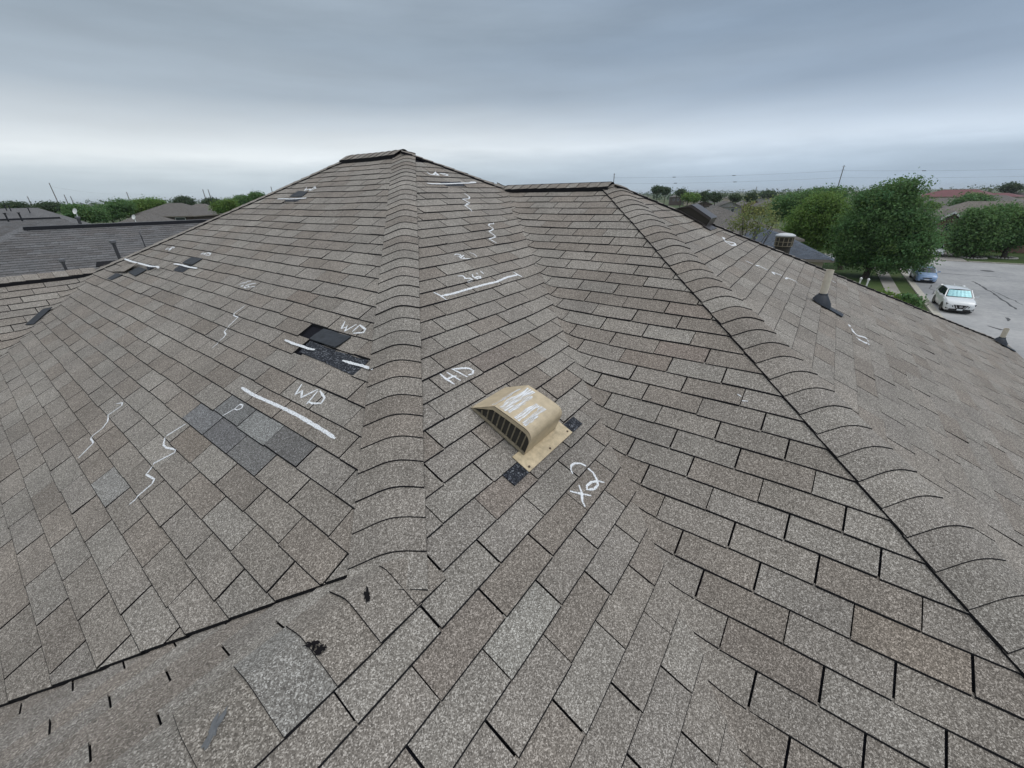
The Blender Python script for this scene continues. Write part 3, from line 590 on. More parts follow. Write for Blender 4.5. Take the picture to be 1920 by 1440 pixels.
# ------------------------------------------------------------------ roof vents and pipes
def frame_on(pl, P):
    gx, gy, h = PL[pl]; n = Vector((-gx, -gy, 1)).normalized(); u = Vector((1, 0, 0)) if CRS[pl][0] == 'y' else Vector((0, 1, 0))
    s = u.cross(n); s = s if s.z < 0 else -s
    def f(a, b, c): return Vector(P) + u * a + s * b + n * c
    return f
def roof_vent(name, label, pl, P, prof, width, flange, mats, slats, round_nose=True, marks=None):
    hoodm, flm, slm = mats
    t = thing(name, label, 'roof vent', tuple(P)); f = frame_on(pl, P); inv = Matrix.Translation(-t.location)
    def part(m, nm, mat, par=t, **kw):
        o = m.build(nm, mat, None, **kw); o.parent = par
        if par is t: o.matrix_parent_inverse = inv
        return o
    B0 = .014
    # hood: sheet over the profile, thickness, and a narrow gable strip on each side above the louvres
    m = MB(); k = len(prof); th = .004
    for u0, u1 in ((0, width),):
        V = [f(u, s, B0 + h) for s, h in prof for u in (u0, u1)] + [f(u, s, B0 + max(h - th, 0)) for s, h in prof for u in (u0, u1)]
        F = []
        for i in range(k - 1):
            F += [(2 * i, 2 * i + 1, 2 * i + 3, 2 * i + 2), (2 * k + 2 * i, 2 * k + 2 * i + 2, 2 * k + 2 * i + 3, 2 * k + 2 * i + 1)]
            F += [(2 * i, 2 * i + 2, 2 * k + 2 * i + 2, 2 * k + 2 * i), (2 * i + 1, 2 * k + 2 * i + 1, 2 * k + 2 * i + 3, 2 * i + 3)]
        m.raw(V, F)
    for u in (.0, width):                                              # side lip, follows the profile
        for i in range(k - 1):
            (s0, h0), (s1, h1) = prof[i], prof[i + 1]; g = .026
            m.face([f(u, s0, B0 + h0), f(u, s1, B0 + h1), f(u, s1, B0 + max(h1 - g, .0)), f(u, s0, B0 + max(h0 - g, 0))])
    hood = part(m, 'hood', hoodm)
    for u in (.010, width - .010):
        m = MB(); m.face([f(u, s, B0 + max(h - .003, 0)) for s, h in prof]); part(m, 'dark_opening', DARKIN)
    m = MB()                                                           # bottom rail and louvre bars on the open sides
    def H(s):
        for (s0, h0), (s1, h1) in zip(prof[:-1], prof[1:]):
            if s0 <= s <= s1: return h0 + (h1 - h0) * (s - s0) / max(s1 - s0, 1e-6)
        return 0
    for u, e in ((.004, 1), (width - .004, -1)):
        s0, s1 = prof[0][0], prof[-1][0]
        r = MB(); r.face([f(u - .006 * e, s0, B0), f(u - .006 * e, s1, B0), f(u - .006 * e, s1, B0 + .010), f(u - .006 * e, s0 + .01, B0 + .010)]); r.face([f(u - .006 * e, s0, B0 + .010), f(u - .006 * e, s1, B0 + .010), f(u + .01 * e, s1, B0 + .010), f(u + .01 * e, s0, B0 + .010)])
        part(r, 'rail', slm)
        for i in range(slats):
            s = s0 + (s1 - s0) * (i + 1.2) / (slats + 1.2); hh = min(H(s), H(max(s - .02, s0))) - .012
            if hh < .02: continue
            q = MB(); lean = .010; w_ = .0017
            a = [f(u, s - w_ + lean * 0, B0), f(u, s + w_, B0), f(u, s + w_ - lean, B0 + hh - .004), f(u, s - w_ - lean, B0 + hh - .004)]
            b = [f(u + .012 * e, s - w_ + .004, B0), f(u + .012 * e, s + w_ + .004, B0), f(u + .012 * e, s + w_ - lean + .004, B0 + hh - .004), f(u + .012 * e, s - w_ - lean + .004, B0 + hh - .004)]
            q.raw(a + b, [(0, 1, 2, 3), (4, 7, 6, 5), (0, 3, 7, 4), (1, 5, 6, 2)]); part(q, 'louvre_bar', slm)
    m = MB(); u0, u1, s0, s1 = flange
    V = []
    for hz in (.0145, .0105):
        V += [f(u0, s0, hz), f(u1, s0, hz), f(u1, s1, hz + .003), f(u0, s1, hz + .001)]
    m.raw(V, [(0, 1, 2, 3), (4, 7, 6, 5), (0, 3, 7, 4), (1, 5, 6, 2), (3, 2, 6, 7)])
    fl = part(m, 'flange', flm)
    for uu, ss in ((u0 + .022, s1 - .018), ((u0 + u1) / 2, s1 - .016), (u1 - .022, s1 - .022)):
        q = MB(); q.raw([f(uu + .007 * math.cos(a), ss + .006 * math.sin(a), .0185) for a in np.linspace(0, 6.283, 10)[:-1]] + [f(uu + .004 * math.cos(a), ss + .003 * math.sin(a), .0215) for a in np.linspace(0, 6.283, 10)[:-1]],
                        [(i, (i + 1) % 9, 9 + (i + 1) % 9, 9 + i) for i in range(9)] + [tuple(range(9, 18))]); part(q, 'nail_head', RUST, fl)
    return t, f, part, hood
RUST = plain('rusty_nail', (.10, .07, .05), 0.7, var=.3, scale=90)
nose = [(.308 + .045 * math.sin(a), .141 - .045 * (1 - math.cos(a))) for a in np.linspace(.2, 1.57, 6)]
prof = [(0, .0), (.117, .119), (.20, .131), (.300, .141)] + nose + [(.358, .05), (.361, 0)]
VP = np.array([-1.4481, -1.9232, -0.9253])
t, f, part, hood = roof_vent('roof_vent', 'tan metal box vent with rounded front and white chalk rubbed on its top', 'mid', VP, prof, .284, (-.055, .355, .33, .436), (TANM, TANF, MESHM), 10)
# chalk rubbing over the dents on the vent's top
def rub(s0, s1, u0, u1, sd):
    m = MB(); rr = random.Random(sd); n = 7
    def H(s):
        for (a, h0), (b, h1) in zip(prof[:-1], prof[1:]):
            if a <= s <= b: return h0 + (h1 - h0) * (s - a) / max(b - a, 1e-6)
    A = [(u0 + (u1 - u0) * i / n, s0 + rr.uniform(-.006, .006)) for i in range(n + 1)]; B = [(u0 + (u1 - u0) * i / n, s1 + rr.uniform(-.006, .006)) for i in range(n + 1)]
    V = [f(u + rr.uniform(-.004, .004), s, .014 + H(s) + .0012) for u, s in A] + [f(u, s, .014 + H(s) + .0012) for u, s in B]
    m.raw(V, [(i, i + 1, n + 2 + i, n + 1 + i) for i in range(n)]); part(m, 'chalk_rubbing', RUB, hood)
rub(.095, .112, .02, .23, 1); rub(.128, .172, .012, .262, 2); rub(.176, .196, .02, .22, 3); rub(.226, .256, .01, .19, 4); rub(.262, .290, .02, .20, 5); rub(.278, .296, .012, .12, 6)
# black tabs at both ends of the flange
def dark_piece(u0, u1, s0, s1, label):
    m = MB(); V = [f(u0, s0, .011), f(u1, s0, .011), f(u1, s1, .0135), f(u0, s1, .0135)] + [f(u0, s0, .006), f(u1, s0, .006), f(u1, s1, .006), f(u0, s1, .006)]
    m.raw(V, [(0, 1, 2, 3), (0, 3, 7, 4), (1, 5, 6, 2), (3, 2, 6, 7)]); hpart(m, 'torn_underlay', DARKGRAN, ROOFD, label=label)
dark_piece(-.167, -.052, .366, .437, 'black patch at the lower left end of the tan vent flange')
dark_piece(.352, .471, .372, .437, 'black patch at the upper right end of the tan vent flange')

prof = [(0, 0), (.13, .108), (.16, .110), (.382, .092), (.390, .085), (.393, .004)]
roof_vent('roof_vent', 'brown metal slant vent near the far hip', 'end', np.array([2.20, -1.7445, pz('end', 0, -1.7445)]), prof, .30, (-.06, .24, .36, .465), (BROWNM, BROWNM, BROWNM), 0)

def vent_pipe(label, px, py, h, r, lean=(0, 0), torn=False):
    P = hit(px, py, 'end'); f = frame_on('end', P); t = thing('vent_pipe', label, 'vent pipe', tuple(P), group='plumbing vent pipes on the right end slope'); inv = Matrix.Translation(-t.location)
    def part(m, nm, mat, **kw):
        o = m.build(nm, mat, None, **kw); o.parent = t; o.matrix_parent_inverse = inv; return o
    m = MB(); m.tube([P - [0, 0, .06], P + [lean[0] * .5, lean[1] * .5, h * .5], P + [lean[0], lean[1], h]], [r, r, r], 20, cap=False)
    m.tube([P + [lean[0], lean[1], h], P + [lean[0] * .6, lean[1] * .6, h * .6]], [r * .86, r * .86], 20, cap=False)
    n = 20; a = [2 * math.pi * k / n for k in range(n)]; top = P + [lean[0], lean[1], h]
    m.raw([top + [r * math.cos(q), r * math.sin(q), 0] for q in a] + [top + [r * .86 * math.cos(q), r * .86 * math.sin(q), 0] for q in a], [(k, (k + 1) % n, n + (k + 1) % n, n + k) for k in range(n)])
    part(m, 'pipe', PVC, smooth=False)
    # boot: square flashing below, cone rising to a collar
    m = MB(); base = [f(.105 * math.cos(q) / max(abs(math.cos(q)), abs(math.sin(q))) * .95, .09 * math.sin(q) / max(abs(math.cos(q)), abs(math.sin(q))), .012) for q in a]
    r1 = [Vector(P) + Vector((.072 * math.cos(q), .072 * math.sin(q), .048 - .01 * math.sin(q))) for q in a]
    # put the rings in the roof frame, the collar level
    r0 = [f(.085 * math.cos(q), .085 * math.sin(q), .020) for q in a]; r1 = [f(.070 * math.cos(q), .068 * math.sin(q) - .012, .055) for q in a]
    r2 = [f(.046 * math.cos(q), .046 * math.sin(q) - .03, .088) for q in a]
    c = P + np.array([lean[0], lean[1], h]) * .25; c = Vector((P[0], P[1], P[2] + .085)); r3 = [c + Vector((r * 1.12 * math.cos(q), -r * 1.12 * math.sin(q), .012)) for q in a]
    V = r0 + r1 + r3; m.raw(V, [(i * n + k, i * n + (k + 1) % n, (i + 1) * n + (k + 1) % n, (i + 1) * n + k) for i in range(2) for k in range(n)])
    part(m, 'boot', RUBBER, smooth=True)
    m = MB(); m.lathe([(r * 1.18, -.012), (r * 1.22, 0), (r * 1.18, .012), (r * 1.0, .014)], 20, 0, (c.x, c.y, c.z + .008)); part(m, 'collar', RUBBER, smooth=True)
    m = MB(); V = [f(-.05, .06, .020), f(.07, .06, .020), f(.06, .20, .022), f(-.045, .19, .020)] + [f(-.05, .06, .012), f(.07, .06, .012), f(.06, .20, .012), f(-.045, .19, .012)]
    m.raw(V, [(0, 1, 2, 3), (0, 3, 7, 4), (1, 5, 6, 2), (3, 2, 6, 7)]); part(m, 'flashing', RUBBER)
    return t
vent_pipe('taller tan vent pipe in a black rubber boot on the right end slope', 1537, 572, .305, .029, (-.012, .004))
vent_pipe('shorter tan vent pipe in a black boot close to the eave', 1873, 645, .23, .029, (-.010, .004))
# ------------------------------------------------------------------ the ground, the street
K = 1.45; GZ = CAM[2] - 6.5477 * K
SX = lambda x: CAM[0] + (x - CAM[0]) * K
SY = lambda y: CAM[1] + (y - CAM[1]) * K
def ground_mat(name, c1, c2, c3, sc=0.05, fine=6.0):
    m, n, b = new_mat(name); N = n.nodes.new; L = n.links.new
    g = N('ShaderNodeNewGeometry'); t = N('ShaderNodeTexNoise'); t.inputs['Scale'].default_value = sc; t.inputs['Detail'].default_value = 8; t.inputs['Roughness'].default_value = .6
    t2 = N('ShaderNodeTexNoise'); t2.inputs['Scale'].default_value = fine; t2.inputs['Detail'].default_value = 6; t2.inputs['Roughness'].default_value = .75
    L(g.outputs['Position'], t.inputs['Vector']); L(g.outputs['Position'], t2.inputs['Vector'])
    a = N('ShaderNodeMath'); a.operation = 'MULTIPLY_ADD'; L(t2.outputs['Fac'], a.inputs[0]); a.inputs[1].default_value = .6; L(t.outputs['Fac'], a.inputs[2])
    r = N('ShaderNodeValToRGB'); e = r.color_ramp.elements; e[0].position = .62; e[1].position = .98; e[0].color = (*c1, 1); e[1].color = (*c3, 1)
    x = e.new(.8); x.color = (*c2, 1); L(a.outputs[0], r.inputs[0]); L(r.outputs[0], b.inputs['Base Color']); b.inputs['Roughness'].default_value = .95; b.inputs['Specular IOR Level'].default_value = .2
    return m
def sheet(name, polys, z, mat, **kw):
    m = MB()
    for p in polys: m.face([(SX(x), SY(y), z) for x, y in p] if abs(p[0][0]) < 4000 else [(x, y, z) for x, y in p])
    return m.build(name, mat, None, kind='structure', **kw)
GRASS = ground_mat('grass', (.030, .052, .014), (.050, .080, .022), (.085, .105, .035), .12, 9)
FIELD = ground_mat('field', (.045, .070, .025), (.075, .095, .040), (.13, .125, .070), .006, .4)
CONC = ground_mat('street_concrete', (.235, .236, .24), (.315, .313, .31), (.40, .393, .383), .10, 2.0)
WALK = ground_mat('sidewalk_concrete', (.22, .205, .18), (.28, .26, .235), (.33, .31, .28), .5, 8)
KERB = plain('kerb_concrete', (.40, .375, .32), .9, var=.2, scale=3)
sheet('ground', [[(-4500, -4500), (4500, -4500), (4500, 4500), (-4500, 4500)]], GZ - .012, FIELD)
sheet('lawn', [[(8, -7.55), (49, -7.55), (49, 20), (8, 20)]], GZ - .004, GRASS)
sheet('verge', [[(8, -9.15), (48.6, -9.15), (48.6, -8.35), (8, -8.35)]], GZ + .03, GRASS)
sheet('far_lawn', [[(55.9, -45), (66, -45), (66, -15.0), (55.9, -15.0)], [(55.9, -11.2), (66, -11.2), (66, 30), (55.9, 30)]], GZ + .03, GRASS)
sheet('street', [[(4, -60), (55.6, -60), (55.6, -9.3), (4, -9.3)], [(49.3, -9.3), (55.6, -9.3), (55.6, 60), (49.3, 60)]], GZ, CONC)
sheet('driveway', [[(55.6, -15.0), (67, -15.0), (67, -11.2), (55.6, -11.2)]], GZ + .035, WALK)
sheet('sidewalk', [[(8, -8.35), (48, -8.35), (48, -7.55), (8, -7.55)]], GZ + .035, WALK)
m = MB(); m.box(SX(4), SX(48.4), SY(-9.3), SY(-9.3) + .18, GZ - .1, GZ + .13); m.box(SX(49.3) - .18, SX(49.3), SY(-8.4), SY(60), GZ - .1, GZ + .13)
R_ = SX(49.3) - SX(48.4)
for k in range(8):
    a0, a1 = [math.pi * .5 * q / 8 for q in (k, k + 1)]
    P = [(SX(48.4) + r * math.sin(a), SY(-9.3) + R_ - r * math.cos(a)) for r in (R_ - .18, R_) for a in (a0, a1)]
    V = [(x, y, z) for z in (GZ - .1, GZ + .13) for x, y in P]; m.raw(V, [(4, 5, 7, 6), (0, 1, 5, 4), (2, 6, 7, 3), (0, 4, 6, 2), (1, 3, 7, 5)])
m.build('kerb', KERB, None, kind='structure')
m = MB(); m.box(SX(4), SX(48.4), SY(-9.3) - .45, SY(-9.3) - .002, GZ - .1, GZ + .012); m.build('gutter', KERB, None, kind='structure')
m = MB(); m.box(SX(55.6), SX(55.6) + .22, SY(-60), SY(-15.0), GZ - .1, GZ + .13); m.build('far_kerb', KERB, None, kind='structure')
m = MB(); m.box(SX(55.6), SX(55.6) + .22, SY(-11.2), SY(60), GZ - .1, GZ + .13); m.build('far_kerb', KERB, None, kind='structure')
CRACK = plain('street_crack', (.07, .07, .072), .9)
def crack(pts, wd, seed):
    rr = random.Random(seed); P = [np.array(at_z(px, py, GZ)[:2]) for px, py in pts]; Q = []
    for a, b in zip(P[:-1], P[1:]):
        k = max(2, int(np.linalg.norm(b - a) / .6))
        for i in range(k): Q.append(a + (b - a) * i / k + np.array([rr.gauss(0, .05), rr.gauss(0, .05)]))
    Q.append(P[-1]); m = MB(); V = []
    for i, q in enumerate(Q):
        d = Q[min(i + 1, len(Q) - 1)] - Q[max(i - 1, 0)]; d = d / (np.linalg.norm(d) + 1e-9); w_ = wd * rr.uniform(.4, 1.2) / 2
        V += [(q[0] - d[1] * w_, q[1] + d[0] * w_, GZ + .004), (q[0] + d[1] * w_, q[1] - d[0] * w_, GZ + .004)]
    m.raw(V, [(2 * i, 2 * i + 1, 2 * i + 3, 2 * i + 2) for i in range(len(Q) - 1)]); m.build('street_crack', CRACK, None, kind='structure')
for i, (pts, wd) in enumerate([([(1762, 512), (1820, 516), (1878, 520)], .16), ([(1825, 528), (1860, 548), (1905, 580)], .2), ([(1860, 545), (1918, 572)], .12), ([(1748, 534), (1743, 541), (1751, 545), (1747, 552)], .1),
                               ([(1853, 611), (1880, 619)], .3), ([(1885, 595), (1890, 602)], .2), ([(1700, 530), (1745, 572)], .08)]): crack(pts, wd, i)
c = at_z(1851, 508, GZ); t = thing('manhole_cover', 'dark round manhole cover in the street beyond the cars', 'manhole', (c[0], c[1], GZ))
m = MB(); m.lathe([(.50, 0.004), (.50, .012), (.40, .012)], 20); m.build('lid', plain('iron', (.06, .06, .06), .7), t); m = MB(); m.lathe([(.62, .002), (.62, .008), (.50, .008)], 20); m.build('frame', plain('iron_frame', (.12, .12, .12), .8), t)

# ------------------------------------------------------------------ trees
def leaf_mat(name, col, trans=.45):
    m, n, b = new_mat(name); N = n.nodes.new; L = n.links.new
    a = N('ShaderNodeAttribute'); a.attribute_name = 'tint'
    mx = N('ShaderNodeMix'); mx.data_type = 'RGBA'; mx.blend_type = 'MULTIPLY'; mx.inputs['Factor'].default_value = 1; mx.inputs['A'].default_value = (*col, 1); L(a.outputs['Color'], mx.inputs['B'])
    L(mx.outputs['Result'], b.inputs['Base Color']); b.inputs['Roughness'].default_value = .6; b.inputs['Specular IOR Level'].default_value = .25
    tr = N('ShaderNodeBsdfTranslucent'); L(mx.outputs['Result'], tr.inputs['Color']); ms = N('ShaderNodeMixShader'); ms.inputs[0].default_value = trans
    L(b.outputs[0], ms.inputs[1]); L(tr.outputs[0], ms.inputs[2]); L(ms.outputs[0], n.nodes['Material Output'].inputs['Surface']); return m
BARK = plain('bark', (.060, .048, .038), .95, var=.4, scale=9, bump=.3)
LEAF_DK = leaf_mat('leaves_dark', (.125, .225, .080)); LEAF_MD = leaf_mat('leaves_mid', (.165, .265, .066)); LEAF_YL = leaf_mat('leaves_yellow', (.26, .29, .11)); LEAF_FAR = leaf_mat('leaves_far', (.075, .115, .055))
def leaf_cloud(centres, radii, n_clump, n_leaf, size, rng, shell=.55, clump=.34, up=.5, aspect=.55):
    V = []; T = []
    wts = np.array([r[0] * r[1] * r[2] for r in radii]) ** .7; wts /= wts.sum()
    for c, r, wt in zip(centres, radii, wts):
        k = max(2, int(n_clump * wt)); d = rng.normal(size=(k, 3)); d /= np.linalg.norm(d, axis=1)[:, None]
        rad = shell + (1 - shell) * rng.random(k) ** .6; cc = np.array(c) + d * np.array(r) * rad[:, None] * (1 + .12 * rng.normal(size=(k, 1)))
        tone = rng.uniform(.72, 1.25, k); hue = rng.normal(0, .07, k)
        for q, dd, to, hu in zip(cc, d, tone, hue):
            sz = clump * rng.uniform(.6, 1.3); p = q + rng.normal(size=(n_leaf, 3)) * sz * np.array([1, 1, .6])
            nn = rng.normal(size=(n_leaf, 3)) * .9 + dd * .6 + np.array([0, 0, up]); nn /= np.linalg.norm(nn, axis=1)[:, None]
            a = np.cross(nn, rng.normal(size=(n_leaf, 3))); a /= np.linalg.norm(a, axis=1)[:, None] + 1e-9; b = np.cross(nn, a)
            s_ = size * rng.uniform(.6, 1.35, (n_leaf, 1)); a = a * s_; b = b * s_ * aspect
            V.append(np.stack([p - a, p - b * .9 + a * .1, p + a, p + b], 1).reshape(-1, 3))
            l = to * rng.uniform(.8, 1.2, n_leaf); T.append(np.stack([l * (1 + hu), l, l * (1 - hu), np.ones(n_leaf)], 1))
    return np.concatenate(V), np.concatenate(T)
def leaf_mesh(name, V, T, mat):
    n = len(T); me = bpy.data.meshes.new(name); me.vertices.add(4 * n); me.loops.add(4 * n); me.polygons.add(n)
    me.vertices.foreach_set('co', V.astype(np.float32).ravel()); me.loops.foreach_set('vertex_index', np.arange(4 * n, dtype=np.int32)); me.polygons.foreach_set('loop_start', np.arange(0, 4 * n, 4, dtype=np.int32))
    me.materials.append(mat); a = me.attributes.new('tint', 'FLOAT_COLOR', 'FACE'); a.data.foreach_set('color', T.astype(np.float32).ravel()); me.update(); me.validate(); return me
def depth_of(P): return float((np.asarray(P) - CAM) @ FW)
def tree(label, base, lobes, dist, mat, nc, nl, size, seed, trunk_r=.16, clump=.34, shell=.55, limbs=5, group=None, cat='tree', nm='tree', depth_scale=1.0, aspect=.55):
    """lobes: (px, py, rx, ry) of the crown's masses as seen at that distance"""
    rng = np.random.default_rng(seed); cs, rs = [], []
    for px, py, rx, ry in lobes:
        c = at_d(px, py, dist); k = depth_of(c) / FOC; cs.append(c); rs.append((rx * k * .84, rx * k * .84 * depth_scale, ry * k * .84))
    cs = np.array(cs); mid = cs.mean(0)
    if base is None: base = (mid[0], mid[1], GZ)
    t = thing(nm, label, cat, base, 0, group); b = np.array(base)
    V, T = leaf_cloud([c - b for c in cs], rs, nc, nl, size, rng, shell, clump, aspect=aspect)
    m = MB(); rr = random.Random(seed); top = mid - b; h = max(1.0, top[2])
    fork = Vector((top[0] * .25, top[1] * .25, h * .45)); m.tube([(0, 0, -.1), (0, 0, .25), fork * .6, fork], [trunk_r * 1.5, trunk_r * 1.1, trunk_r * .9, trunk_r * .8], 9)
    tr = m.build('trunk', BARK, t)
    for k in range(limbs):
        c = cs[k % len(cs)] - b; r = rs[k % len(cs)]; e = Vector(c) + Vector((rr.uniform(-.6, .6) * r[0], rr.uniform(-.6, .6) * r[1], rr.uniform(.0, .7) * r[2])); q = MB()
        md = fork.lerp(e, .5) + Vector((rr.uniform(-.2, .2), rr.uniform(-.2, .2), rr.uniform(.0, .3))); q.tube([fork, md, e], [trunk_r * .62, trunk_r * .38, trunk_r * .10], 6); q.build('limb', BARK, tr)
    obj('crown', leaf_mesh('crown', V, T, mat), t); return t
gp = lambda px, py: (lambda P: (P[0], P[1], GZ))(at_z(px, py, GZ))
tree('large dark green street tree, its crown reaching over the light blue car', gp(1622, 521), [(1640, 420, 60, 44), (1680, 400, 50, 40), (1690, 455, 58, 40), (1612, 455, 46, 44), (1660, 372, 46, 24), (1722, 430, 28, 34), (1652, 488, 50, 18), (1700, 490, 34, 18), (1690, 352, 30, 10), (1718, 345, 12, 6), (1735, 450, 20, 18), (1632, 372, 26, 14), (1595, 480, 26, 18)], 44.2 * K, LEAF_DK, 1300, 70, .125, 11, .30, clump=.55, shell=.35, limbs=10)
tree('bright leafy tree left of the large street tree, its trunk beside the blue grey roof', gp(1575, 505), [(1530, 405, 40, 32), (1500, 425, 30, 22), (1550, 440, 38, 34), (1545, 380, 30, 18), (1580, 412, 26, 30), (1520, 440, 24, 18)], 49 * K, LEAF_MD, 760, 56, .14, 12, .28, clump=.55, shell=.4, limbs=6)
tree('dark fine leaved tree behind the bright leafy tree', None, [(1490, 382, 30, 20), (1525, 370, 26, 14), (1468, 396, 20, 18), (1556, 366, 26, 12)], 66 * K, LEAF_DK, 340, 46, .18, 13, .26, clump=.75)
tree('sparse yellow green young tree rising behind the roof edge', None, [(1398, 408, 24, 24), (1432, 392, 22, 20), (1450, 418, 16, 20), (1380, 425, 14, 16), (1415, 428, 24, 16), (1405, 385, 12, 14)], 30, LEAF_YL, 170, 10, .075, 14, .06, clump=.26, limbs=16, shell=.2)
tree('round dark tree standing in the left stone ring across the street', gp(1824, 484), [(1820, 438, 30, 26), (1846, 414, 28, 20), (1814, 456, 10, 12), (1842, 448, 28, 22), (1832, 404, 16, 10), (1812, 462, 24, 12)], 63.5 * K, LEAF_DK, 480, 56, .17, 15, .28, clump=.65)
tree('dark tree standing in the right stone ring across the street', gp(1881, 484), [(1884, 424, 30, 28), (1906, 437, 28, 26), (1874, 448, 26, 18), (1886, 400, 24, 14), (1914, 412, 18, 18)], 65.5 * K, LEAF_DK, 480, 56, .17, 16, .28, clump=.65)
tree('broad dark tree between the grey roofs under the red roof', None, [(1821, 376, 24, 9), (1808, 382, 16, 7), (1836, 380, 16, 8)], 190, LEAF_DK, 160, 40, .3, 17, .3, clump=1.0, limbs=3)
LT = [([(150, 399, 22, 11), (178, 404, 18, 11), (135, 392, 10, 7)], 85, LEAF_DK, 'dark tree clump left of the white dish'), ([(210, 396, 22, 14), (226, 386, 18, 10), (196, 402, 14, 10)], 100, LEAF_DK, 'dark wind swept tree in the middle of the left tree row'), ([(262, 388, 20, 12), (285, 384, 20, 10), (246, 394, 14, 10)], 115, LEAF_MD, 'bushy tree left of the hip roofed far house'),
      ([(416, 388, 13, 9), (430, 383, 10, 7)], 75, LEAF_MD, 'bright green tree behind the left hip line'), ([(345, 379, 9, 6)], 220, LEAF_FAR, 'small round tree behind the hip roofed far house'), ([(458, 376, 16, 6), (482, 368, 10, 4)], 120, LEAF_DK, 'dark tree half hidden by the left hip line'), ([(96, 389, 18, 4), (28, 388, 12, 4)], 160, LEAF_FAR, 'pale tree above the leftmost roofs'), ([(398, 381, 10, 4)], 220, LEAF_FAR, 'distant tree left of the left hip line')]
for i, (lb, d, mt, tx) in enumerate(LT): tree(tx, None, lb, d, mt, 320, 60, .0013 * d, 30 + i, .18, clump=.004 * d, limbs=3, group='trees beyond the left roofs')
FT = [(1233, 356, 9, 5, 120), (1248, 358, 7, 5, 125), (1278, 362, 8, 5, 130), (1290, 370, 9, 6, 100), (1303, 371, 7, 6, 104), (1322, 368, 9, 8, 110), (1342, 370, 9, 7, 115), (1378, 371, 8, 5, 120), (1409, 370, 9, 6, 110), (1440, 365, 14, 5, 170), (1462, 378, 11, 8, 90), (1532, 360, 6, 5, 200), (1745, 388, 10, 6, 90), (1896, 352, 12, 5, 190), (1700, 362, 9, 5, 190)]
FL = ['leftmost small tree above the right hip line', 'second small tree above the right hip line', 'small tree beside the far two storey house', 'dark round tree right of the far two storey house', 'dark narrow tree third from the far two storey house', 'tall dark tree among the far roofs', 'pale tree right of the tall dark far tree', 'low green bush before the field', 'bright bush above the row of gable roofs', 'flat row of far trees before the pale horizon', 'tree over the right end of the gable row', 'tiny tree on the horizon above the leafy trees', 'small tree between grey roofs left of the gabled house', 'single tree on the right horizon above the dark roof', 'far tree just right of the large street tree crown']
for i, ((px, py, rx, ry, d), tx) in enumerate(zip(FT, FL)): d *= 1.9; tree(tx, None, [(px, py, rx, ry)], d, LEAF_FAR if d > 200 else LEAF_MD, 60, 44, .0015 * d, 60 + i, .2, clump=.0035 * d, limbs=2, group='small trees among the far roofs')
# far woods, one mass
rng = np.random.default_rng(5); cs, rs = [], []
for k in range(520):
    d = rng.uniform(420, 2600); a = math.radians(rng.uniform(-32, 104)); x, y = CAM[0] + d * math.cos(a), CAM[1] + d * math.sin(a); s_ = rng.uniform(.7, 1.3) * (1 + d / 1500)
    cs.append((x, y, GZ + 3.0 * s_)); rs.append((rng.uniform(8, 26) * s_, rng.uniform(8, 26) * s_, 3.2 * s_))
V, T = leaf_cloud(cs, rs, 3200, 9, 1.5, rng, .3, 2.0, aspect=.8); o = obj('distant_woods', leaf_mesh('distant_woods', V, T, LEAF_FAR)); o['kind'] = 'stuff'

# ------------------------------------------------------------------ other houses
FARROOF = granule('far_roof_shingles', [(0, (.075, .068, .062)), (.5, (.12, .11, .102)), (1, (.19, .178, .165))], cell=28, big=.18, use_tint=True)
GREYROOF = granule('grey_roof_shingles', [(0, (.080, .079, .081)), (.5, (.120, .119, .121)), (1, (.19, .188, .19))], cell=120, big=.12)
BLUEROOF = granule('blue_grey_shingles', [(0, (.050, .062, .082)), (.5, (.080, .096, .122)), (1, (.14, .16, .19))], cell=120, big=.12)
REDROOF = plain('red_roof_metal', (.14, .040, .040), .6, var=.2, scale=.5)
WALLS = {'brick': plain('brick_wall', (.20, .12, .09), .9, var=.3, scale=5), 'tan': plain('tan_wall', (.42, .36, .28), .9, var=.12, scale=3), 'grey': plain('grey_wall', (.30, .29, .28), .9, var=.12, scale=3), 'dark': plain('dark_brick_wall', (.085, .062, .052), .9, var=.3, scale=5)}
GLASS = plain('window_glass', (.03, .04, .05), .08, spec=.8); WHITE = plain('white_paint', (.75, .75, .73), .5); TRIM = plain('brown_trim', (.20, .17, .14), .7)
def tabs_on(mb, O, U, S, Nn, W, H, keep, seed, tone):
    """courses of small tabs on a slope: O eave corner, U along the eave, S up the slope"""
    rr = random.Random(seed); e = .127; r = 0
    while (r + 1) * e < H:
        o = (r * .127) % TAB - TAB; a = o
        while a < W:
            pts = [(a + .009, r * e), (a + TAB - .009, r * e), (a + TAB - .009, (r + 1) * e + .01), (a + .009, (r + 1) * e + .01)]
            k = keep(a + TAB / 2, (r + .5) * e)
            if k:
                t = rr.choice(TONES); f = rr.uniform(.86, 1.1); t = tuple(c * f * tone for c in t)
                q = [O + U * p + S * s_ + Nn * (.012 if i < 2 else .003) for i, (p, s_) in enumerate(pts)]
                mb.face(q, 0, t); mb.face([q[1], q[0], q[0] - Nn * .012, q[1] - Nn * .012], 1, t)
            a += TAB
        r += 1
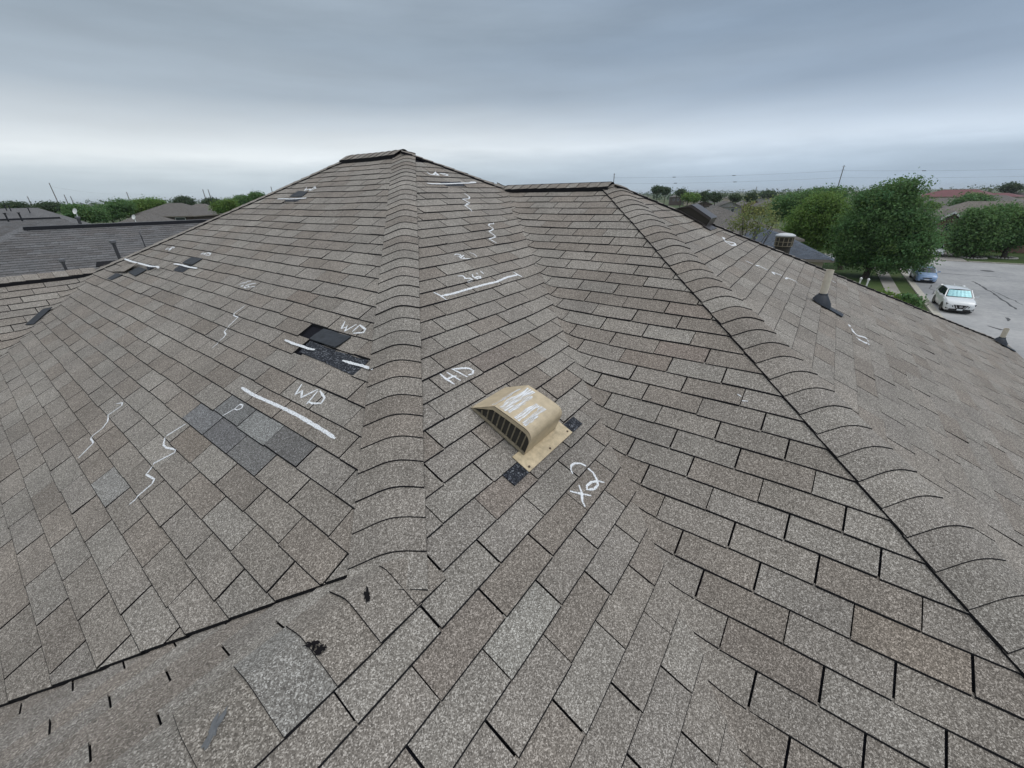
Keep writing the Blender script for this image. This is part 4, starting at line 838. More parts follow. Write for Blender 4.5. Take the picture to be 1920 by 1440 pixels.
def far_house(label, cx, cy, rz, Ln, W, ze, pitch=.5, kind='hip', roof=FARROOF, wall='grey', tabs=False, wins=(), tint=1.0, ov=.4, cat='house', group=None, vents=0, ridge_black=False):
    t = thing('house', label, cat, (cx, cy, GZ), math.radians(rz), group); h = ze - GZ; a, b = Ln / 2, W / 2; rh = b * pitch
    m = MB(); m.box(-a + ov, a - ov, -b + ov, b - ov, -.3, h - .02)
    if kind == 'gable':
        for s in (-1, 1):
            x = s * (a - ov); m.face([(x, -b + ov, h - .03), (x, b - ov, h - .03), (x, 0, h + rh - ov * pitch - .03)])
    wl = m.build('wall', WALLS[wall], t)
    m = MB(); r_ = a - b if kind == 'hip' else a; tn = (tint,) * 3
    R0, R1 = (-r_, 0, h + rh), (r_, 0, h + rh); c = [(-a, -b, h), (a, -b, h), (a, b, h), (-a, b, h)]
    jt = lambda: (lambda f: (tint * f, tint * f * .99, tint * f * .98))(random.uniform(.94, 1.06))
    m.face([c[0], c[1], R1, R0], 0, jt()); m.face([c[2], c[3], R0, R1], 0, jt())
    if kind == 'hip': m.face([c[1], c[2], R1], 0, jt()); m.face([c[3], c[0], R0], 0, jt())
    d = lambda p: (p[0], p[1], p[2] - .16)
    for i in range(4): m.face([d(c[i]), d(c[(i + 1) % 4]), c[(i + 1) % 4], c[i]], 1)
    m.face([d(c[3]), d(c[2]), d(c[1]), d(c[0])], 1)
    if kind == 'gable':
        for i, R in ((0, R0), (1, R1)):
            p, q = (c[0], c[3]) if i == 0 else (c[1], c[2])
            m.face([d(p), p, R, d(R)], 1); m.face([d(R), R, q, d(q)], 1)
    rf = m.build('roof', [roof, TRIM], t, tint=True)
    if tabs:
        mb = MB(); sl = math.hypot(b, rh)
        for sgn in (-1, 1):
            O = Vector((-a if sgn < 0 else a, sgn * b, h)); U = Vector((1 if sgn < 0 else -1, 0, 0)); S = Vector((0, -sgn * b, rh)).normalized(); Nn = U.cross(S)
            tabs_on(mb, O, U, S, Nn, Ln, sl, (lambda u, s_: s_ / sl * b < min(u, Ln - u) - .1) if kind == 'hip' else (lambda u, s_: 0 < u < Ln), 3, tint)
        if kind == 'hip':
            for sgn in (-1, 1):
                O = Vector((sgn * a, b if sgn < 0 else -b, h)); U = Vector((0, -1 if sgn < 0 else 1, 0)); S = Vector((-sgn * b, 0, rh)).normalized(); Nn = U.cross(S)
                tabs_on(mb, O, U, S, Nn, W, sl, lambda u, s_: s_ / sl * b < min(u, W - u) - .1, 4, tint)
        mb.build('shingle', [roof, ASPH], rf, tint=True, kind='stuff')
        caps = MB()
        lines = [(R0, R1)] + ([(c[0], R0), (c[3], R0), (c[1], R1), (c[2], R1)] if kind == 'hip' else [])
        for p, q in lines:
            q2 = MB(); P, Q = Vector(p), Vector(q); dd = (Q - P).normalized(); nn = dd.cross(Vector((0, 0, 1))).normalized() * .14
            dz = Vector((0, 0, .05)); q2.raw([P + nn - dz, P + dz * .5, P - nn - dz, Q + nn - dz, Q + dz * .5, Q - nn - dz], [(0, 1, 4, 3), (1, 2, 5, 4)], 0, (tint * 1.1,) * 3)
            q2.build('hip_cap', [roof], rf, tint=True)
    if ridge_black:
        q = MB(); q.box(-r_, r_, -.2, .2, h + rh - .10, h + rh + .015); q.build('ridge_vent', BLACKP, rf)
    for (side, u, z0, w_, hh) in wins:
        m = MB(); y = (-b + ov - .03) if side == 'f' else (b - ov + .03); x = (-a + ov - .03) if side == 'l' else (a - ov + .03)
        if side in 'fb': m.box(u - w_ / 2 - .08, u + w_ / 2 + .08, min(y, y + .06), max(y, y + .06), z0 - .08, z0 + hh + .08)
        else: m.box(min(x, x + .06), max(x, x + .06), u - w_ / 2 - .08, u + w_ / 2 + .08, z0 - .08, z0 + hh + .08)
        wn = m.build('window', WHITE, t)
        m = MB()
        if side == 'f': m.box(u - w_ / 2, u + w_ / 2, y - .012, y + .03, z0, z0 + hh)
        elif side == 'b': m.box(u - w_ / 2, u + w_ / 2, y - .03, y + .1, z0, z0 + hh)
        elif side == 'l': m.box(x - .012, x + .03, u - w_ / 2, u + w_ / 2, z0, z0 + hh)
        else: m.box(x - .03, x + .1, u - w_ / 2, u + w_ / 2, z0, z0 + hh)
        m.build('pane', GLASS, wn)
    return t
def ridge_house(label, A, rz, rl, half, zr, **kw):
    """hip house given by the near end of its ridge"""
    d = np.array([math.cos(math.radians(rz)), math.sin(math.radians(rz))]); c = np.array(A[:2]) + d * rl / 2
    return far_house(label, c[0], c[1], rz, rl + 2 * half, 2 * half, zr - half * kw.get('pitch', .5), **kw)
A1 = at_z(45, 426, -.6)
ridge_house('grey shingled neighbour house with two flared vent pipes on its long slope', A1, -14, 13, 5.6, -.6, roof=GREYROOF, tabs=True, wall='brick', ridge_black=True)
A2 = at_z(112, 407, -.82)
ridge_house('grey roofed house behind the nearest neighbour, its ridge end at the far left', A2, 176, 10, 5.0, -.82, roof=GREYROOF, tabs=True, wall='brick', ridge_black=True)
A3 = at_d(70, 389.5, 46)
ridge_house('rearmost grey roof at the far left with vent pipes along its top', A3, 174, 9, 6.0, A3[2], roof=GREYROOF, wall='grey', tint=1.05)
A4 = at_d(327, 381, 100)
far_house('far hip roofed house with two white framed windows left of the left hip', A4[0], A4[1], -52, 11.5, 9.0, A4[2] - 2.0, pitch=.45, wall='dark', wins=[('f', -2.9, A4[2] - 2.0 - GZ - 1.5, 1.1, 1.2), ('f', 3.1, A4[2] - 2.0 - GZ - 1.5, 1.6, 1.2), ('l', 1, A4[2] - 2.0 - GZ - 1.5, 1.2, 1.2)])
A5 = at_d(376, 383, 135); far_house('paler hip roof behind the far hip roofed house', A5[0], A5[1], -45, 12, 10, A5[2] - 2.4, wall='tan', tint=1.1)
A6 = at_d(270, 396, 78); far_house('small peaked roof between the left trees and the hip roofed far house', A6[0], A6[1], -50, 7, 7, A6[2] - 1.9, wall='dark', tint=.95)
# the bluish roof next door and its round louvred vent
B1, B2 = at_z(1434, 428, -2.6), at_z(1473, 441.5, -2.6)
d = (B2 - B1)[:2]; rz = math.degrees(math.atan2(d[1], d[0])); 
bh = ridge_house('blue grey shingled house just past the right hip', B2, rz + 180, 13, 2.3, -2.6, roof=BLUEROOF, tabs=True, wall='tan')
TP = at_d(1468, 461, 17)
t = thing('roof_vent', 'round louvred vent drum with a white domed cap behind the right hip', 'roof vent', tuple(TP)); k = depth_of(TP) / FOC
rd, hh = 14.5 * k, 15.5 * k
m = MB(); m.lathe([(rd * .9, -1.0), (rd * .9, 0), (rd * .97, .01), (rd * .97, hh)], 24); m.build('drum', DARKIN, t)
for z_ in (0.02, .5, 1.0):
    m = MB(); m.lathe([(rd * .96, z_ * hh - .008), (rd * 1.03, z_ * hh - .008), (rd * 1.03, z_ * hh + .008), (rd * .96, z_ * hh + .008)], 24); m.build('band', MESHM, t)
for q in range(12):
    a = 2 * math.pi * q / 12; m = MB(); m.tube([(rd * 1.0 * math.cos(a), rd * 1.0 * math.sin(a), 0), (rd * 1.0 * math.cos(a), rd * 1.0 * math.sin(a), hh)], [.011, .011], 6); m.build('bar', MESHM, t)
m = MB(); m.lathe([(rd * 1.0, hh + .02), (rd * 1.12, hh + .03), (rd * 1.1, hh + .07), (rd * .75, hh + .11), (rd * .2, hh + .13), (.001, hh + .13)], 24); m.build('cap', plain('cap_white', (.55, .56, .57), .5), t, smooth=True)
# vent pipes on the neighbour's roof
NV = [(222, 470, 25, 2.6, 8, 'taller flared vent pipe on the neighbour roof', 14.0), (121, 495, 11, 2.2, 7, 'short flared vent pipe on the neighbour roof', 13.2), (149, 413, 8, 2.4, 6, 'dark capped vent pipe above the neighbour ridge', 24), (265, 441, 8, .9, 1.6, 'thin vent pipe high on the neighbour slope', 16)]
for px, py, hp, rp, cp, tx, dd in NV:
    P = at_d(px, py + hp * .35, dd); k = depth_of(P) / FOC; t = thing('vent_pipe', tx, 'vent pipe', tuple(P), group='vent pipes on the neighbour roof'); m = MB()
    m.tube([(0, 0, -.45), (0, 0, hp * k)], [rp * k, rp * k], 12); m.build('pipe', plain('dark_pipe', (.05, .05, .055), .6), t)
    m = MB(); m.lathe([(rp * k, hp * k - .08), (cp * k * .62, hp * k - .03), (cp * k * .64, hp * k + .02), (.001, hp * k + .03)], 14); m.build('cap', plain('pipe_cap', (.16, .16, .17), .4), t)
for px, py, dd, tx in [(10, 383, 45, 'leftmost dark pipe on the rear left roof'), (18, 384, 45, 'second dark pipe on the rear left roof'), (54, 388, 45, 'dark pipe near the right end of the rear left roof'), (12, 401, 30, 'short dark pipe low on the middle left roof'), (38, 400, 30, 'small dark pipe beside the middle left ridge')]:
    P = at_d(px, py + 6, dd); t = thing('vent_pipe', tx, 'vent pipe', tuple(P), group='pipes on the rear left roofs'); m = MB(); m.tube([(0, 0, -.2), (0, 0, .16)], [.03, .03], 8); m.build('pipe', BLACKP, t); m = MB(); m.lathe([(.03, .13), (.06, .15), (.06, .17), (.001, .18)], 10); m.build('cap', BLACKP, t)
for px, py, dd, tx in [(141, 396, 60, 'white satellite dish at the left tree row'), (251, 407, 70, 'white satellite dish right of the left tree row')]:
    P = at_d(px, py, dd); t = thing('satellite_dish', tx, 'dish', tuple(P)); m = MB(); m.tube([(0, 0, -3.2), (0, 0, 0)], [.05, .05], 6); m.build('mast', WHITE, t)
    m = MB(); m.lathe([(.001, -.10), (.14, -.05), (.25, 0), (.28, .04), (.26, .03), (.13, -.02), (.001, -.06)], 16); o = m.build('dish', WHITE, t); o.rotation_euler = (.4, -1.2, 0)
# roofs further off on the right
HS = [(1318, 376, 5.5, 20, 15, 11, 'gable', 'leftmost of the brown gable roofs in the far row'), (1362, 377, 5.5, 24, 15, 11, 'gable', 'second brown gable roof from the left in the far row'), (1405, 375, 5.5, 28, 15, 11, 'gable', 'middle brown gable roof in the far row'), (1445, 376, 5.5, 30, 15, 11, 'gable', 'fourth brown gable roof in the far row'), (1500, 373, 5.5, 35, 17, 12, 'hip', 'brown hip roof at the right end of the far row'),
      (1342, 386, 8.3, 24, 13, 11, 'hip', 'nearest brown roof, just behind the brown slant vent'), (1772, 371, 5.6, 70, 17, 13, 'hip', 'grey hip roof left of the broad dark tree'), (1752, 382, 5.4, 60, 13, 11, 'hip', 'low grey roof just right of the large street tree'), (1872, 366, 5.8, 65, 18, 13, 'hip', 'grey roof right of the broad dark tree'), (1905, 361, 6.5, 75, 26, 16, 'hip', 'dark roof near the horizon at the right edge'),
      (1892, 376, 5.6, 80, 17, 13, 'hip', 'tan grey roof above the trees across the street'), (1842, 383, 5.6, 70, 15, 12, 'hip', 'light grey roof right behind the stone gable'), (1735, 370, 5.6, 60, 15, 12, 'hip', 'far grey roof beside the large street tree crown')]
for i, (px, py, hr, rz, ln_, w_, kd, tx) in enumerate(HS):
    P = at_z(px, py, GZ + hr); far_house(tx, P[0], P[1], rz, ln_, w_, GZ + hr - w_ * .21, pitch=.42, kind=kd, wall=['dark', 'grey', 'brick', 'dark'][i % 4], tint=[1.0, .94, 1.06, .98, 1.0, .9, 1.05, 1.0, 1.02, .7, 1.3, 1.15, 1.05][i], wins=[('l', 1.5, 1.2, 1.2, 1.3), ('l', -1.5, 1.2, 1.2, 1.3)])
P = at_z(1268, 364.5, GZ + 8.0); far_house('far two storey brown house above the right hip line', P[0], P[1], 20, 11, 10, GZ + 6.2, pitch=.36, wall='dark', wins=[('l', 1.6, 3.4, 1.2, 1.3), ('l', -1.6, 3.4, 1.2, 1.3)])
P = at_d(1800, 355.5, 330); far_house('long dark red roofed building on the right horizon', P[0], P[1], 65, 30, 17, P[2] - 3.2, pitch=.38, roof=REDROOF, wall='tan', cat='building')
P = at_d(1866, 362, 330); far_house('smaller dark red roof right of the long red roofed building', P[0], P[1], 65, 20, 11, P[2] - 1.6, pitch=.3, roof=REDROOF, wall='tan', cat='building')
rng2 = random.Random(3)
for k, (px, dd) in enumerate([(1295, 190), (1335, 230), (1372, 260), (1440, 240), (1490, 300), (1545, 280), (1720, 240), (1760, 280), (1700, 320), (1900, 300)]):
    dd *= 2; P = at_d(px, 366, dd); far_house(['pale far house left of the field', 'pale far house beyond the tall dark tree', 'tiny pale house before the horizon field', 'tiny grey house above the gable row', 'tiny house above the right end of the gable row', 'tiny house behind the leafy trees', 'tiny roof right of the street tree crown', 'tiny roof above the grey hip roof', 'tiny roof behind the street tree crown', 'tiny roof at the right edge of the horizon'][k], P[0], P[1], rng2.uniform(0, 90), 14, 10, GZ + 3.2, pitch=.45, wall=rng2.choice(['tan', 'grey']), tint=1.1, group='tiny houses near the horizon')
# house with the stone gable across the street
t = thing('house', 'house across the street with a brown stone gable and tan garage door', 'house', (SX(66.5), SY(-16.7), GZ)); t.scale = (1.2, 1.25, 1.38); 
STONE = [plain('stone_%s' % n_, c_, .9, var=.25, scale=6) for n_, c_ in (('tan', (.27, .20, .14)), ('brown', (.16, .11, .08)), ('grey', (.22, .19, .165)), ('rust', (.20, .12, .075)))]
m = MB(); m.box(0, 12, -9, 6.5, -.1, 2.6); wl = m.build('wall', WALLS['brick'], t)
m = MB(); V = [(-.6, -9.6, 2.6), (12.6, -9.6, 2.6), (12.6, 7.1, 2.6), (-.6, 7.1, 2.6), (6, -3.4, 5.3), (6, .9, 5.3)]
m.raw(V, [(0, 1, 4), (1, 2, 5, 4), (2, 3, 5), (3, 0, 4, 5)], 0, (1.25, 1.2, 1.12)); m.raw([(x, y, z - .18) for x, y, z in V[:4]] + V[:4], [(0, 1, 5, 4), (1, 2, 6, 5), (2, 3, 7, 6), (3, 0, 4, 7), (3, 2, 1, 0)], 1); m.build('roof', [FARROOF, TRIM], t, tint=True)
gy0, gy1, gz0, gzp = .4, 5.4, 2.4, 4.35
m = MB(); m.raw([(-1.2, gy0, -.1), (-1.2, gy1, -.1), (-1.2, gy1, gz0), (-1.2, (gy0 + gy1) / 2, gzp - .15), (-1.2, gy0, gz0), (3.5, gy0, -.1), (3.5, gy1, -.1), (3.5, gy1, gz0), (3.5, (gy0 + gy1) / 2, gzp - .15), (3.5, gy0, gz0)], [(0, 4, 3, 2, 1), (5, 6, 7, 8, 9), (0, 5, 9, 4), (1, 2, 7, 6)])
gw = m.build('gable', WALLS['dark'], t)
rr = random.Random(8)
for r in range(22):                                                    # the gable's field stones
    z = .05 + r * .2; y = gy0 + rr.uniform(0, .1)
    while y < gy1:
        w_ = rr.uniform(.3, .75); zt = gz0 + (gzp - .3 - gz0) * (1 - abs(y + w_ / 2 - (gy0 + gy1) / 2) / ((gy1 - gy0) / 2))
        if z + .18 < zt and y + w_ < gy1 + .05:
            m = MB(); o_ = rr.uniform(0, .03); m.box(-1.26 - o_, -1.19, y, y + w_ - .03, z, z + .175); m.build('stone', rr.choice(STONE), gw)
        y += w_
m = MB(); ymid = (gy0 + gy1) / 2
for s_ in (-1, 1):
    e_ = ymid + s_ * ((gy1 - gy0) / 2 + .45); zl = gz0 - .25
    m.raw([(-1.6, ymid, gzp), (-1.6, e_, zl), (5, e_, zl), (5, ymid, gzp)], [(0, 1, 2, 3)], 0, (1.2, 1.15, 1.1)); m.raw([(-1.62, ymid, gzp + .02), (-1.62, e_, zl + .02), (-1.62, e_, zl - .2), (-1.62, ymid, gzp - .2)], [(0, 1, 2, 3)], 1)
m.build('gable_roof', [FARROOF, WHITE], t, tint=True)
m = MB(); m.box(-1.32, -1.2, ymid - .42, ymid + .42, 2.2, 3.1); wn = m.build('window', TRIM, t); m = MB(); m.box(-1.34, -1.25, ymid - .34, ymid + .34, 2.28, 3.0); m.build('pane', GLASS, wn)
m = MB(); m.box(-2.6, 0, 3.9, 8.6, -.1, 2.3); m.build('garage_wall', WALLS['tan'], t)
m = MB(); V = [(-3.0, 3.4, 2.25), (-3.0, 9.1, 2.25), (1.5, 9.1, 2.25), (1.5, 3.4, 2.25), (-.4, 6.2, 3.7), (1.5, 6.2, 3.7)]; m.raw(V, [(0, 1, 4), (1, 2, 5, 4), (3, 0, 4, 5)], 0, (1.05,) * 3); m.build('garage_roof', [FARROOF], t, tint=True)
for k in range(4):
    m = MB(); m.box(-2.68, -2.6, 4.3, 8.1, .02 + k * .52, .50 + k * .52); m.build('garage_door_panel', plain('garage_door', (.45, .39, .29), .6), t)

# ------------------------------------------------------------------ poles and wires
WOOD = plain('pole_wood', (.16, .145, .13), .9, var=.2, scale=3)
PO = [(92, 343, .16, 'tallest wooden power pole over the left roofs'), (51, 368, .2, 'far power pole left of the tallest one'), (120, 365, .2, 'far power pole just right of the tallest one'), (132, 368, .22, 'second far power pole right of the tallest one'), (237, 360, .18, 'power pole above the left tree row'), (331, 368, .2, 'faint power pole left of the close pair'), (336, 367, .2, 'second faint power pole left of the close pair'), (380, 355, .17, 'left pole of the close pair by the left hip'), (390, 355, .17, 'right pole of the close pair by the left hip'), (508, 350, .16, 'pole tip peeping over the left hip'), (1583, 310, .16, 'tall power pole above the trees on the right'), (1152, 325, .16, 'pole tip peeping over the right ridge'), (1419, 350, .2, 'thin far pole above the gable row')]
tops = {}
for px, py, r, tx in PO:
    ZT = 14.0; P = at_z(px, py, ZT); r = .0011 * depth_of(P); t = thing('power_pole', tx, 'pole', (P[0], P[1], GZ), 0, 'power poles along the horizon'); tops[(px, py)] = P
    m = MB(); m.tube([(0, 0, -.3), (0, 0, ZT - GZ)], [r * 1.15, r * .75], 8); m.build('shaft', WOOD, t)
    for z_ in (.8, 2.6):
        m = MB(); m.box(-.06, .06, -.9, .9, ZT - GZ - z_, ZT - GZ - z_ + .12); m.build('crossarm', WOOD, t)
WIRE = plain('wire', (.05, .05, .055), .6)
def wire(A, B, sag, label, marks=()):
    A, B = Vector(A), Vector(B); t = thing('power_line', label, 'wire', tuple(A)); n = 24; pts = [A.lerp(B, i / n) - Vector((0, 0, sag * 4 * (i / n) * (1 - i / n))) - A for i in range(n + 1)]
    m = MB(); m.tube(pts, [.035] * (n + 1), 5); m.build('conductor', WIRE, t)
    for f_ in marks:
        i = f_ * n; k = int(i); p = pts[k].lerp(pts[k + 1], i - k); dd = (pts[k + 1] - pts[k]).normalized(); m = MB(); m.tube([p - dd * 1.1, p + dd * 1.1], [.2, .2], 6); m.build('spacer', WIRE, t)
a, b = tops[(1583, 310)], tops[(1152, 325)]; e = at_z(2150, 300, 13.5)
for dz, nm_, mk in ((-3.0, 'upper', (.43, .70)), (-7.0, 'lower', (.42, .69))):
    wire(a + [0, 0, dz], b + [0, 0, dz], 1.0, nm_ + ' power line left of the tall right pole', mk); wire(a + [0, 0, dz], e + [0, 0, dz], 1.0, nm_ + ' power line right of the tall right pole', (.28,))
a, b = tops[(92, 343)], tops[(237, 360)]; e = at_z(-200, 335, 13.5)
wire(a + [0, 0, -2.5], b + [0, 0, -2.5], 2.2, 'power line between the left poles'); wire(b + [0, 0, -2.5], tops[(380, 355)] + [0, 0, -2.5], 2.2, 'power line running on to the close pair of poles')

# ------------------------------------------------------------------ vehicles
TYRE = plain('tyre', (.015, .015, .016), .85); RIM = plain('alloy', (.35, .35, .36), .3, metal=.9); CHROME = plain('chrome', (.7, .7, .72), .12, metal=1.0); BLK = plain('black_trim', (.012, .012, .014), .4)
CGLASS = plain('car_glass', (.02, .03, .035), .05, spec=.9); LAMP = plain('headlamp', (.55, .58, .60), .1, spec=.9, coat=.8); PLATE = plain('number_plate', (.72, .74, .76), .4); SHADE = plain('sunshade_film', (.30, .55, .58), .35, metal=.25, var=.25, scale=5)
def car(label, loc, rz, paint, Ln, Wd, H, hood, belt, suv=True, shade=False, group='cars parked along the street'):
    """x forward; front bumper at +L/2"""
    t = thing('parked_car', label, 'car', loc, rz, group); a, w_ = Ln / 2, Wd / 2; clr = .24 if suv else .17; wb = Ln * .59; wr = .36 if suv else .31
    fx, rx = a - Ln * .195, a - Ln * .195 - wb
    # lower body, cross sections from nose to tail: x, half width, sill height, shoulder, top
    st = [(a, .60, clr + .16, .52 * hood, .56 * hood), (a - .05, .80, clr + .06, .62 * hood, .70 * hood), (a - .22, .93, clr, .74 * hood, .86 * hood), (a - .55, .985, clr, .83 * hood, .945 * hood), (a - 1.1, 1.0, clr, .90 * hood, 1.0 * hood), (a - Ln * .30, 1.0, clr, belt * .93, belt),
          (0, 1.0, clr, belt * .93, belt), (-a + 1.1, 1.0, clr, belt * .96, belt * 1.03), (-a + .45, .97, clr, belt * .97, belt * 1.05), (-a + .12, .92, clr + .06, belt * .94, belt * 1.02), (-a, .82, clr + .18, belt * .7, belt * .86)]
    m = MB(); V = []; n = 9
    for x, hw, z0, zs, zt in st:
        h_ = hw * w_
        half = [(h_ * .90, z0), (h_ * .985, z0 + .10), (h_, (z0 + zs) * .52), (h_ * .985, zs), (h_ * .88, zt), (h_ * .45, zt + .025), (0, zt + .03)]
        ring = [(x, y, z) for y, z in half] + [(x, -y, z) for y, z in half[::-1][1:]]; V += ring; n = len(ring)
    F = [(i * n + k, i * n + k + 1, (i + 1) * n + k + 1, (i + 1) * n + k) for i in range(len(st) - 1) for k in range(n - 1)]
    F += [tuple(range(n))[::-1], tuple((len(st) - 1) * n + k for k in range(n))] + [((i + 1) * n, (i + 1) * n + n - 1, i * n + n - 1, i * n) for i in range(len(st) - 1)]
    m.raw(V, F); body = m.build('body', paint, t, smooth=True)
    md = body.modifiers.new('edge', 'EDGE_SPLIT'); md.split_angle = math.radians(38)
    # cabin
    ws0, ws1 = a - Ln * .29, a - Ln * .43; rw0, rw1 = -a + (.55 if suv else .75), -a + (.12 if suv else .35)
    zb, zr = belt, H - .02; tw = .74
    m = MB(); cs = [(ws0, .90, zb), (ws1, tw, zr - .03), ((ws1 + rw0) / 2 + .1, tw + .01, zr + .02), (rw0, tw - .02, zr - .06), (rw1, .84, zb + .02)]
    roofpts = []
    for x, hw, z in cs[1:4]: roofpts += [(x, hw * w_, z - .02), (x, hw * w_ * .8, z + .015), (x, 0, z + .03), (x, -hw * w_ * .8, z + .015), (x, -hw * w_, z - .02)]
    m.raw(roofpts, [(i * 5 + k, i * 5 + k + 1, (i + 1) * 5 + k + 1, (i + 1) * 5 + k) for i in range(2) for k in range(4)]); m.raw([(x, y, z - .07) for x, y, z in roofpts], [(i * 5 + k, (i + 1) * 5 + k, (i + 1) * 5 + k + 1, i * 5 + k + 1) for i in range(2) for k in range(4)])
    m.build('roof', paint, t, smooth=True)
    q = lambda s, u, x_: None
    P = lambda x, hw, z, sg: (x, sg * hw * w_, z)
    ws = [P(cs[0][0], .88, zb, 1), P(cs[0][0], .88, zb, -1), P(cs[1][0], tw - .02, zr - .05, -1), P(cs[1][0], tw - .02, zr - .05, 1)]
    m = MB(); bow = .10; r1 = [tuple(np.array(ws[0]) * (1 - f) + np.array(ws[1]) * f + [bow * math.sin(math.pi * f), 0, 0]) for f in np.linspace(0, 1, 7)]; r2 = [tuple(np.array(ws[3]) * (1 - f) + np.array(ws[2]) * f + [bow * .7 * math.sin(math.pi * f), 0, 0.01]) for f in np.linspace(0, 1, 7)]
    m.raw(r1 + r2, [(k, k + 1, 8 + k, 7 + k) for k in range(6)]); wsn = m.build('windscreen', SHADE if shade == 'full' else CGLASS, t, smooth=True)
    if shade:                                                           # reflective shade unfolded behind the glass
        m = MB(); ins = lambda p, q_, f: tuple(np.array(p) * (1 - f) + np.array(q_) * f)
        A_ = [ins(r1[0], r2[0], .10), ins(r1[6], r2[6], .10), ins(r1[6], r2[6], .92), ins(r1[0], r2[0], .92)]; n7 = np.linspace(0.05, .95, 13); V = []
        for j, (p, q_) in enumerate(((A_[0], A_[1]), (A_[3], A_[2]))):
            for i, f in enumerate(n7): V.append(tuple(np.array(ins(p, q_, f)) + [(bow * (1 if j == 0 else .7)) * math.sin(math.pi * f) + .012 + (.012 if i % 2 else 0), 0, .012]))
        m.raw(V, [(k, k + 1, 14 + k, 13 + k) for k in range(12)]); m.build('sunshade', SHADE, wsn)
    m = MB(); m.face([P(cs[3][0], tw - .04, zr - .08, 1), P(cs[3][0], tw - .04, zr - .08, -1), P(cs[4][0], .80, zb + .06, -1), P(cs[4][0], .80, zb + .06, 1)]); m.build('rear_window', CGLASS, t)
    for sg in (1, -1):
        m = MB(); m.face([P(cs[0][0] - .12, .90, zb, sg), P(cs[1][0] - .02, tw, zr - .07, sg), P((cs[1][0] + cs[3][0]) / 2, tw + .01, zr - .05, sg), P((cs[1][0] + cs[3][0]) / 2 - .05, .925, zb, sg)]); m.build('side_window', CGLASS, t)
        m = MB(); m.face([P((cs[1][0] + cs[3][0]) / 2 - .12, .925, zb, sg), P((cs[1][0] + cs[3][0]) / 2 - .07, tw + .01, zr - .05, sg), P(cs[3][0] + .1, tw - .01, zr - .10, sg), P(cs[4][0] + .45, .88, zb + .03, sg)]); m.build('side_window', CGLASS, t)
        for p0, p1, th in ((P(cs[0][0], .905, zb - .02, sg), P(cs[1][0], tw + .005, zr - .04, sg), .05), (P(cs[4][0], .85, zb, sg), P(cs[3][0], tw - .01, zr - .06, sg), .10), (P((cs[1][0] + cs[3][0]) / 2 - .085, .93, zb, sg), P((cs[1][0] + cs[3][0]) / 2 - .035, tw + .015, zr - .05, sg), .035)):
            m = MB(); m.tube([p0, p1], [th, th * .8], 6); m.build('pillar', paint if th != .035 else BLK, t)
        m = MB(); mx_ = cs[0][0] - .28; m.raw([(mx_ + .07, sg * (w_ + .06), zb + .02), (mx_ + .05, sg * (w_ + .24), zb + .05), (mx_ + .05, sg * (w_ + .24), zb + .17), (mx_ + .06, sg * (w_ + .06), zb + .17), (mx_ - .07, sg * (w_ + .05), zb + .03), (mx_ - .05, sg * (w_ + .22), zb + .06), (mx_ - .05, sg * (w_ + .22), zb + .16), (mx_ - .07, sg * (w_ + .05), zb + .16)], [(0, 1, 2, 3), (4, 7, 6, 5), (0, 4, 5, 1), (1, 5, 6, 2), (2, 6, 7, 3), (3, 7, 4, 0)]); m.tube([(mx_, sg * w_ * .9, zb + .03), (mx_, sg * (w_ + .1), zb + .08)], [.03, .03], 6); m.build('wing_mirror', paint, t)
    for x in (fx, rx):
        for sg in (1, -1):
            wq = obj('wheel', None, t); wq.location = (x, sg * (w_ - .12), wr); wq.rotation_euler = (math.pi / 2, 0, 0)
            m = MB(); m.lathe([(wr * .62, -.11), (wr * .93, -.12), (wr, -.08), (wr, .08), (wr * .93, .12), (wr * .62, .11)], 22); m.build('tyre', TYRE, wq)
            m = MB(); m.lathe([(wr * .64, -.08), (wr * .64, .10), (wr * .55, .085), (wr * .1, .07), (.001, .075)] if sg < 0 else [(wr * .64, .08), (wr * .64, -.10), (wr * .55, -.085), (wr * .1, -.07), (.001, -.075)], 18); m.build('rim', RIM, wq)
            m = MB(); rr_ = wr * 1.14; pts = [(x + rr_ * math.cos(q_), sg * (w_ + .004), wr + rr_ * math.sin(q_)) for q_ in np.linspace(-.45, math.pi + .45, 18)]; m.face([(p_[0], p_[1] - sg * .0, p_[2]) for p_ in pts]); m.build('wheel_arch', BLK, t)
    f_ = a
    def front(name, pts, mat, proud=.012, par=t, both=False):
        for sg in ((1, -1) if both else (1,)):
            m = MB(); L_ = [(x + proud, sg * y, z) for x, y, z in pts]; m.raw(L_ + [(x - .06, y, z) for x, y, z in L_], [tuple(range(len(L_)))] + [(i, (i + 1) % len(L_), len(L_) + (i + 1) % len(L_), len(L_) + i) for i in range(len(L_))]); o = m.build(name, mat, par)
        return o
    hz = hood
    if suv:
        front('headlight', [(a - .26, .92 * w_, hz * .76), (a - .06, .62 * w_, hz * .645), (a - .05, .62 * w_, hz * .60), (a - .24, .90 * w_, hz * .69)], LAMP, .065, both=True)
        front('headlight_surround', [(a - .22, .93 * w_, hz * .78), (a - .02, .47 * w_, hz * .60), (a - .02, .47 * w_, hz * .50), (a - .20, .90 * w_, hz * .64)], BLK, .045, both=True)
        g = front('grille', [(a, .46 * w_, hz * .68), (a, -.46 * w_, hz * .68), (a, -.26 * w_, hz * .40), (a, .26 * w_, hz * .40)], BLK, .035)
        front('grille_chrome', [(a + .03, .36 * w_, hz * .66), (a + .03, .31 * w_, hz * .66), (a + .03, .17 * w_, hz * .44), (a + .03, .22 * w_, hz * .43)], CHROME, .01, both=True)
